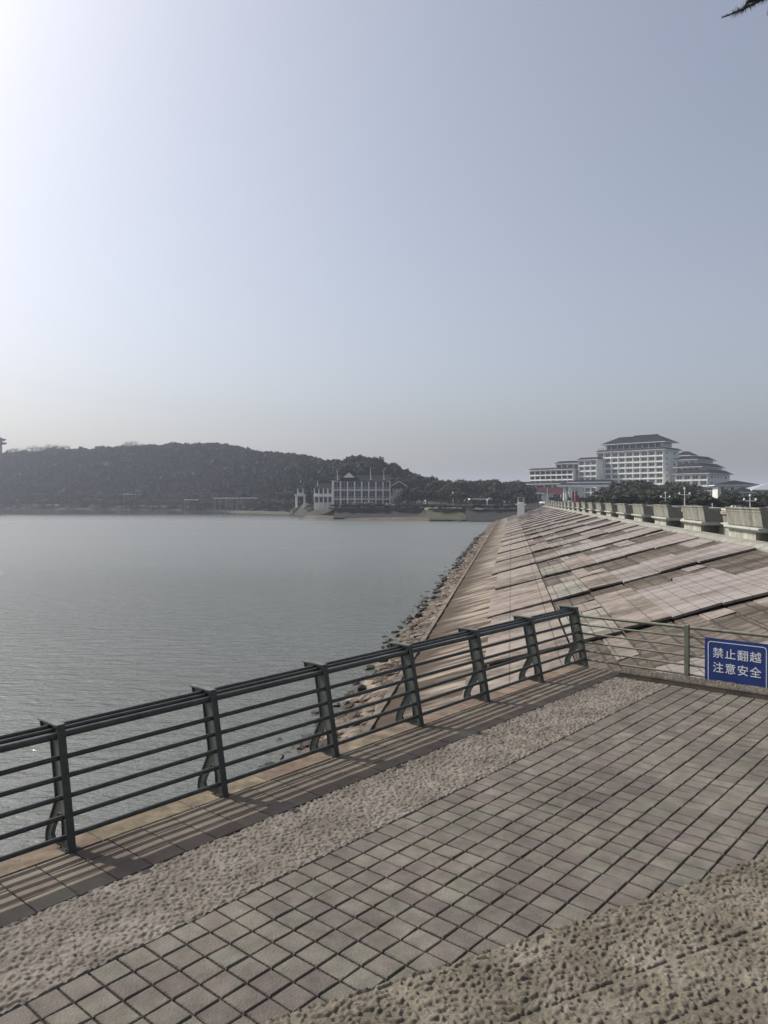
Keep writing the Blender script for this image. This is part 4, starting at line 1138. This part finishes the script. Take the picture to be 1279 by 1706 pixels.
# two tier pavilion tower
TY = 372; tx_ = (501 - 640)/F*TY; tz = 4.8
tow = thing('pavilion_tower', 'slender two tier white pavilion tower with upswept eaves left of the lakeside building', 'pavilion', (tx_, TY, tz))
def tzl(y): return EYE + (833 - y)*TY/F - tz
q = MB()
for a in (-1.9, 1.9):
    for b_ in (-1.9, 1.9): q.tube((a, b_, -1), (a, b_, tzl(825)), 0.28, 8)
q.build('columns', M_white, tow)
q = MB(); q.box(-2.6, 2.6, -2.6, 2.6, tzl(827), tzl(823)); q.box(-1.5, 1.5, -1.5, 1.5, tzl(823) + 0.01, tzl(812)); q.build('upper_storey', M_cream, tow)
q = MB(); q.box(-0.9, 0.9, -1.56, -1.505, tzl(821), tzl(814)); q.build('window', M_glass, tow)
chinese_roof(tow, -1.7, 1.7, -1.7, 1.7, tzl(812), 1.9, 1.1, M_roof, 2.2); 
q = MB(); q.tube((0, 0, tzl(805)), (0, 0, tzl(799)), 0.25, 6, r2=0.05); q.build('finial', M_cream, tow)

# hilltop pagoda at the left edge
PY = 1010; pgx = (-1 - 640)/F*PY; pgz = float(terrain(pgx, PY)) - 1
pg = thing('pagoda', 'dark tiered pagoda with upswept eaves on the hilltop at the left edge', 'pagoda', (pgx, PY, pgz))
def pzl(y): return EYE + (833 - y)*PY/F - pgz
q = MB(); q.tube((0,0,-3), (0,0,pzl(733)), 3.6, 8, smooth=False); q.build('body', mat('pagoda_wall', (0.06, 0.055, 0.055), 0.9), pg)
for ya, r1 in ((739, 9.5), (733, 8.5)):
    q = MB(); n = 8; v = []
    for r_, z in ((r1*1.05, pzl(ya) + 1.2), (r1*0.8, pzl(ya) - 0.3), (4.7, pzl(ya - 3)), (4.7, pzl(ya) - 0.8), (r1*0.8, pzl(ya) - 1.0)):
        for i in range(n): a = 2*math.pi*i/n; v.append((math.cos(a)*r_, math.sin(a)*r_, z))
    f = []
    for k in range(4): f += [(k*n+i, k*n+(i+1) % n, (k+1)*n+(i+1) % n, (k+1)*n+i) for i in range(n)]
    f += [(4*n+i, 4*n+(i+1) % n, (i+1) % n, i) for i in range(n)]
    q.add(v, f); q.build('eaves', M_roof, pg)
q = MB(); q.tube((0,0,pzl(733)), (0,0,pzl(727)), 4.7, 8, r2=0.5, smooth=False); q.tube((0,0,pzl(728)), (0,0,pzl(722)), 0.5, 6, r2=0.1); q.build('spire', M_roof, pg)

# ------------------------------------------------------------------ quay, terraces, steps on the far bank
def bank_box(name, px0, px1, Y, depth, z0, z1, m, label=None, cat=None):
    q = MB(); xa, xb = (px0-640)/F*Y, (px1-640)/F*Y
    q.box(0, xb - xa, 0, depth, z0, z1); o = q.build(name, m, None, (xa, Y, 0))
    if label: tag(o, label, cat)
    else: struct(o)
    return o
M_dquay = mat('dark_stone', (0.02, 0.021, 0.023), 0.9, var=0.35, vscale=0.5, bump=0.03, bscale=2)
M_pale = mat('pale_paving', (0.16, 0.15, 0.135), 0.9, var=0.2, vscale=0.3)
M_grass = mat('rough_grass', (0.03, 0.04, 0.02), 0.95, col2=(0.07, 0.07, 0.045), vscale=0.3)
M_sand = mat('shore_sand', (0.05, 0.038, 0.028), 0.95, col2=(0.09, 0.07, 0.052), vscale=0.15)
# sloped dark revetment right of the grass slope, in front of the dam's far end
q = MB(); Yq = 266; xa, xb = (782-640)/F*Yq, (905-640)/F*Yq
q.prism([(0,-1),(0,0.25),(12,4.0),(22,4.1),(22,-1)][::-1], 0, xb - xa, 0); o = q.build('revetment', M_dquay, None, (xb, Yq, 0), R(90)); tag(o, 'dark sloping stone revetment on the far bank just left of the gauge tower', 'retaining wall')
bm = bmesh.new(); bm.from_mesh(o.data); bmesh.ops.recalc_face_normals(bm, faces=bm.faces); bm.to_mesh(o.data); bm.free()
q = MB(); Yq = 270; xa, xb = (716-640)/F*Yq, (779-640)/F*Yq
q.prism([(0,-1),(0,0.6),(12,4.2),(20,4.3),(20,-1)][::-1], 0, xb - xa); o = q.build('grass_slope', M_grass, None, (xb, Yq, 0), R(90)); tag(o, 'green grassed slope with a pale edge on the far bank', 'slope')
bm = bmesh.new(); bm.from_mesh(o.data); bmesh.ops.recalc_face_normals(bm, faces=bm.faces); bm.to_mesh(o.data); bm.free()
q = MB(); Yq = 300; xa, xb = (556-640)/F*Yq, (714-640)/F*Yq
q.prism([(0,-1),(0,0.6),(9,3.7),(16,3.8),(16,-1)][::-1], 0, xb - xa); o = q.build('quay_wall', M_dquay, None, (xb, Yq, 0), R(90)); tag(o, 'long dark sloping quay wall in front of the lakeside building', 'retaining wall')
bm = bmesh.new(); bm.from_mesh(o.data); bmesh.ops.recalc_face_normals(bm, faces=bm.faces); bm.to_mesh(o.data); bm.free()
bank_box('promenade', 548, 730, 309.5, 26, 3.6, 4.55, M_pale)
bank_box('promenade', 714, 782, 280.5, 40, 3.6, 4.5, M_pale)
for i in range(5): bank_box('terrace_step', 806 - i*3, 900, 280 + i*5, 5.0, 3.8, 4.35 + i*0.35, M_pale)
# pale rim coping on the quay wall and the grassed slope
bank_box('quay_coping', 560, 714, 308.6, 0.8, 4.552, 4.75, M_white, 'thin pale coping line running along the quay before the lakeside building', 'kerb')
for i in range(34):
    px = 560 + 300*i/33 + random.uniform(-3, 3); Yb = 309 if px < 714 else (281 if px < 782 else 279)
    tpx(random.choice([0,1,3]), px, 833 + (EYE - 4.5 - random.uniform(0.6, 1.8))*F/Yb, Yb - random.uniform(0, 2), 'low shrub growing along the top of the far quay slope', 'shrubs on the far quay', 1.8, z=3.9)
# lampposts (lollipop) on the terrace
def globe_lamp(px, ytop, Y, label, group, z=4.55, dark=True):
    X = (px-640)/F*Y; r = thing('street_lamp', label, 'lamp', (X, Y, z), 0, group); h = zpx(ytop, Y) - z
    q = MB(); q.tube((0,0,0), (0,0,h), 0.09, 6); q.tube((0,0,0), (0,0,0.5), 0.2, 6, r2=0.12); q.build('pole', M_rail if dark else M_white, r)
    q = MB(); q.tube((0,0,h-0.1), (0,0,h+0.45), 0.18, 8, r2=0.45); q.tube((0,0,h+0.45), (0,0,h+0.8), 0.45, 8, r2=0.1); q.build('lamp_head', M_rail if dark else M_white, r); return r
for px in (764, 776, 786, 797): globe_lamp(px, 834 + (px % 3)*0.5, 292, 'black globe lamp post in the row on the terrace of the far bank', 'lamps on the far terrace')
globe_lamp(755, 823, 330, 'pale globe lamp post before the tree belt on the far bank', 'pale lamps on the far bank', dark=False)
globe_lamp(812, 835, 300, 'short pale post standing on the terrace behind the lamp row', 'pale posts on the far terrace', dark=False)
globe_lamp(709, 836, 320, 'short pale post standing right of the gabled pavilion', 'pale posts by the pavilion', dark=False)

# low white building behind the terrace
lw = thing('low_building', 'long low building with white flat roof edge behind the far terrace', 'building', ((786-640)/F*345, 345, 5.2))
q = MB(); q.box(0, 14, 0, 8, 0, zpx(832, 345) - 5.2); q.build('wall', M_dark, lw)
q = MB(); q.box(-1, 12, -1.2, 9, zpx(832.5, 345) - 5.2, zpx(830.5, 345) - 5.2); q.build('roof', M_fr, lw)
q = MB(); q.box(8.5, 15.5, 2, 8, zpx(830.4, 345) - 5.2, zpx(824.5, 345) - 5.2); q.build('upper_storey', M_cream, lw)
for i in range(4):
    q = MB(); q.box(9.2 + i*1.6, 10.0 + i*1.6, 1.93, 1.998, zpx(829, 345) - 5.2, zpx(826.5, 345) - 5.2); q.build('window', M_glass, lw)

# gauge tower standing on the slope
GY = 250; gx_ = (868-640)/F*GY; gz = zslope(gx_ - K*GY) - 1.0
gt = thing('gauge_tower', 'white square water gauge tower with small dark roof standing on the dam slope', 'tower', (gx_, GY, gz), R(-10))
def gzl(y): return EYE + (833 - y)*GY/F - gz
q = MB(); q.box(-1.15, 1.15, -1.15, 1.15, 0, gzl(839)); q.build('shaft', M_white, gt)
q = MB(); q.box(-1.7, 1.7, -1.7, 1.7, gzl(841), gzl(839.3)); q.build('balcony_slab', M_white, gt)
q = MB()
for a in (-1.05, 0.8):
    for b_ in (-1.05, 0.8): q.box(a, a + 0.25, b_, b_ + 0.25, gzl(839.3), gzl(829))
q.box(-1.05, 1.05, -0.6, 1.0, gzl(839.3), gzl(832)); q.box(-1.2, 1.2, -1.2, 1.2, gzl(829.6), gzl(828.6)); q.build('cabin', M_white, gt)
q = MB(); q.box(-0.75, 0.75, -0.66, -0.605, gzl(836), gzl(832.5)); q.build('window', M_glass, gt)
q = MB(); q.hip(-1.9, 1.9, -1.9, 1.9, gzl(828.6), gzl(823), 1.8, 1.8); q.build('roof', M_roof, gt)

# jetty, boathouse, hut on the left shore
JY = 500
jet = thing('covered_jetty', 'long low jetty with thin white roof line along the left shore', 'jetty', ((356-640)/F*JY, JY, 0), R(-14))
JL = 56
q = MB(); q.box(0, JL, 0, 3, zpx(830.5, JY), zpx(829.3, JY)); q.build('roof', M_white, jet)
q = MB()
for i in range(15): q.box(i*JL/14 - 0.1, i*JL/14 + 0.1, 0.2, 0.4, -1, zpx(830.5, JY)); q.box(i*JL/14 - 0.1, i*JL/14 + 0.1, 2.6, 2.8, -1, zpx(830.5, JY))
q.build('posts', M_conc, jet)
q = MB(); q.box(0, JL, 0.1, 2.9, 0.9, 1.2); q.build('deck', M_dquay, jet)
def open_shed(name, px0, px1, Y, yroof, label, nposts=4, th=0.5):
    r = thing(name, label, 'boathouse', ((px0-640)/F*Y, Y, 0)); L = (px1 - px0)/F*Y; z = zpx(yroof, Y)
    q = MB(); q.box(-0.5, L + 0.5, -0.5, 6.5, z - th, z); q.build('roof', M_white, r)
    q = MB()
    for i in range(nposts): 
        for b_ in (0, 6): q.box(i*L/(nposts-1) - 0.12, i*L/(nposts-1) + 0.12, b_ - 0.12, b_ + 0.12, -1, z - th - 0.004)
    q.build('posts', M_conc, r); 
    q = MB(); q.box(0, L, 0, 6, 0.6, 0.9); q.build('deck', M_dquay, r); return r
open_shed('boathouse', 308, 354, 560, 832, 'open boathouse with flat white roof on posts over the water', 4)
hut = open_shed('shore_hut', 207, 222, 620, 823, 'small white framed hut under the trees on the left shore', 3, 0.4)
# sandy spit and grassed shore strip
def strip_shore(name, pts, m, z=0.25, kind=True):
    q = MB(); v = []; n = len(pts)
    for px, Y, wd in pts: X = (px-640)/F*Y; v += [(X, Y - 2, -0.5), (X*(Y+1)/Y, Y + 1, z), (X*(Y+wd)/Y, Y + wd, z + 0.5)]
    f = []
    for i in range(n-1):
        for k in range(2): a = 3*i + k; f.append((a, a+3, a+4, a+1))
    q.add(v, f); return struct(q.build(name, m))
strip_shore('sandy_shore', [(506, 340, 3), (520, 322, 22), (560, 304, 22), (620, 286, 22), (690, 276, 22), (716, 273, 14)], M_sand, 0.35)
strip_shore('grassy_shore', [(385, 470, 4), (400, 455, 25), (440, 430, 22), (476, 405, 18), (482, 400, 6)], M_grass, 0.5)

# ------------------------------------------------------------------ vehicles
M_car = {n: mat('car_' + n, c, 0.35, spec=0.6) for n, c in (('white', (0.6,0.6,0.6)), ('silver', (0.35,0.37,0.38)), ('black', (0.02,0.02,0.025)), ('blue', (0.05,0.08,0.15)), ('red', (0.3,0.03,0.03)))}
M_tyre = mat('tyre', (0.015,0.015,0.015), 0.9)
def car_parts(r, m, van=False):
    Lc, Wc = (5.2, 1.9) if van else (4.5, 1.78)
    prof = [(0,0.3),(Lc,0.3),(Lc,0.8),(Lc-0.15,1.0),(Lc-0.9,1.05),(Lc-1.5,1.5 if not van else 1.95),(0.9,1.5 if not van else 2.05),(0.1,1.0 if not van else 2.0),(0,0.9)]
    q = MB(); q.prism(prof[::-1], 0, Wc); o = q.build('body', m, r, bevel=0.06)
    bm = bmesh.new(); bm.from_mesh(o.data); bmesh.ops.recalc_face_normals(bm, faces=bm.faces); bm.to_mesh(o.data); bm.free()
    zt = 1.42 if not van else 1.85
    wp = [(Lc-1.05,1.08),(Lc-1.55,zt),(1.0 if not van else 0.35,zt),(0.35,1.05 if not van else 1.2)]
    q = MB(); q.prism(wp, -0.012, Wc + 0.012); q.build('windows', M_glass, r)
    for x in (0.9, Lc - 0.95):
        for y in (0.0, Wc): q = MB(); q.tube((x, y - 0.1, 0.33), (x, y + 0.1, 0.33), 0.33, 12); q.build('wheel', M_tyre, r)
def car(px, Y, z, m, rz, label, group, van=False):
    r = thing('parked_van' if van else 'parked_car', label, 'van' if van else 'car', ((px-640)/F*Y, Y, z), rz, group); car_parts(r, m, van); return r
car(588, 326, 4.552, M_car['white'], 0.05, 'white minibus parked before the lakeside building, left one of two', 'minibuses by the lakeside building', True)
car(607, 326, 4.552, M_car['white'], 0.0, 'white minibus parked before the lakeside building, right one of two', 'minibuses by the lakeside building', True)
car(641, 324, 4.552, M_car['white'], 0.1, 'small white car with red lights parked right of the two minibuses', 'cars by the lakeside building')
CN = ['white', 'silver', 'black', 'white', 'blue', 'silver', 'white', 'black', 'white', 'silver']
for i in range(10):
    px = 905 + i*5.0; Y = 322 - i*3
    car(px, Y, 5.35, M_car[CN[i]], R(60 + random.uniform(-4, 4)), '%s parked car in the row beyond the end of the parapet' % CN[i], 'cars parked by the hotel')

# ------------------------------------------------------------------ lamp posts and flags along the crest road
def lamp_post(px, ytop, Y, label, arms=True):
    X = (px-640)/F*Y; r = thing('lamp_post', label, 'lamp', (X, Y, 4.9), 0, 'white lamp posts behind the parapet'); h = zpx(ytop, Y) - 4.9
    q = MB(); q.tube((0,0,0), (0,0,h), 0.11, 8, r2=0.06); q.tube((0,0,0), (0,0,0.8), 0.2, 8, r2=0.13); q.build('pole', M_white, r)
    if arms:
        q = MB(); q.tube((-0.9,0,h*0.80), (0.9,0,h*0.80), 0.05, 6); q.build('arm', M_white, r)
        for x in (-0.9, 0.9, 0): 
            z = h*0.80 if x else h
            q = MB(); q.tube((x,0,z), (x,0,z+0.22), 0.1, 8, r2=0.2); q.tube((x,0,z+0.22), (x,0,z+0.42), 0.2, 8, r2=0.08); q.build('lamp_head', M_white, r)
    return r
lamp_post(1141, 816, 135, 'white multi arm lamp post behind the parapet, tallest right of the hotel trees')
lamp_post(1109, 823, 160, 'white multi arm lamp post against the dark hotel trees')
lamp_post(1250, 828, 118, 'white multi arm lamp post below the hip roofed houses')
lamp_post(1187, 838, 118, 'thin white lamp post barely topping the second parapet block', False)
lamp_post(912, 812, 300, 'tall thin white post with side arm near the end of the parapet', False)
lamp_post(991, 828, 210, 'thin pale post behind the parapet right of the entrance canopy column', False)
lamp_post(1023, 828, 195, 'thin pale post behind the parapet before the dark trees', False)
for i, (px, x_) in enumerate(((953, 0), (958, 0))):
    Y = 205 + i*6; X = (px-640)/F*Y
    r = thing('banner_flag', ['red banner flag on a pole behind the parapet, left one of the pair', 'red banner flag on a pole behind the parapet, right one of the pair'][i], 'flag', (X, Y, 4.9), R(20))
    h = zpx(817, Y) - 4.9
    q = MB(); q.tube((0,0,0), (0,0,h), 0.05, 6); q.build('pole', M_white, r)
    q = MB(); n = 8; v = []
    for k in range(n+1):
        z = h - 0.3 - (h - 1.3)*k/n; v += [(0.05, 0, z), (0.42, 0.08*math.sin(k), z), (0.78 - 0.03*k*(i), 0.12*math.sin(k*1.3), z)]
    q.add(v, [(3*k+j, 3*k+j+1, 3*k+j+4, 3*k+j+3) for k in range(n) for j in range(2)]); o = q.build('banner', M_red, r)
    md = o.modifiers.new('t', 'SOLIDIFY'); md.thickness = 0.02
    q = MB(); q.box(0.05, 0.8, -0.03, 0.03, h - 0.29, h + 0.5); q.build('banner_top', mat('flag_cyan', (0.3, 0.5, 0.5), 0.7), r)

# ------------------------------------------------------------------ conifer whose branch tip hangs into the frame
pine = thing('pine_tree', 'dark needled conifer branch reaching into the top right corner', 'tree', (7.9, 8.6, PZ - 3.2))
q = MB(); q.tube((0,0,0), (0.1,0,12.5), 0.24, 12, r2=0.1); q.build('trunk', M_bark, pine)
M_needle = mat('pine_needle', (0.012, 0.02, 0.014), 0.8, island=0.4)
def branch(p0, pts, seed, dens=1.0):
    rd = random.Random(seed); q = MB(); nb = MB(); prev = Vector(p0); n = len(pts)
    for i, p in enumerate(pts):
        p = Vector(p); q.tube(prev, p, 0.022*(1 - i/n) + 0.004, 6, r2=0.022*(1 - (i+1)/n) + 0.003, mi=0, cap=False)
        d = (p - prev); Ls = d.length
        for k in range(int(Ls*900*dens)):
            t_ = rd.random(); c = prev + d*t_; dr = (d.normalized()*rd.uniform(-0.3, 0.7) + Vector((rd.gauss(0,1), rd.gauss(0,1), rd.gauss(0,1))).normalized()).normalized()
            L_ = rd.uniform(0.03, 0.08)*(0.4 if i == n-1 else 1); e = c + dr*L_; s_ = dr.orthogonal().normalized()*0.0045
            nb.add([c - s_, c + s_, e], [(0,1,2)])
        prev = p
    q.v += []; b_ = q.build('branch', M_bark, pine); nb.build('needles', M_needle, b_)
Wp = lambda px, py, Y: hz(px, py, Y) - Vector((7.9, 8.6, PZ - 3.2))
branch((0.1,0,9.8), [Wp(1500,-190,8.0), Wp(1400,-60,7.7), Wp(1320,-22,7.5), Wp(1283,-8,7.4), Wp(1262,3,7.3), Wp(1240,14,7.25), Wp(1222,22,7.2), Wp(1203,29,7.2)], 1)
branch(Wp(1283,-8,7.4), [Wp(1262,-2,7.35), Wp(1245,3,7.3), Wp(1238,20,7.3)], 2, 1.0)
branch(Wp(1320,-22,7.5), [Wp(1295,-6,7.5), Wp(1283,10,7.45), Wp(1280,24,7.4)], 3, 0.8)
branch((0.1,0,10.6), [Wp(1500,-260,8.4), Wp(1380,-150,8.2), Wp(1330,-90,8.0)], 4, 0.5)

# ------------------------------------------------------------------ haze
mh = bpy.data.materials.new('haze_air'); mh.use_nodes = True; nt = mh.node_tree; nt.nodes.clear()
pv = nt.nodes.new('ShaderNodeVolumePrincipled'); pv.inputs['Color'].default_value = (0.77, 0.85, 1.0, 1)
pv.inputs['Density'].default_value = 0.00026; pv.inputs['Anisotropy'].default_value = 0.2
mo = nt.nodes.new('ShaderNodeOutputMaterial'); nt.links.new(pv.outputs[0], mo.inputs['Volume'])
q = MB(); q.box(-9100, 9100, -100, 9100, -5, 112); hb = q.build('haze', mh); struct(hb, 'stuff')
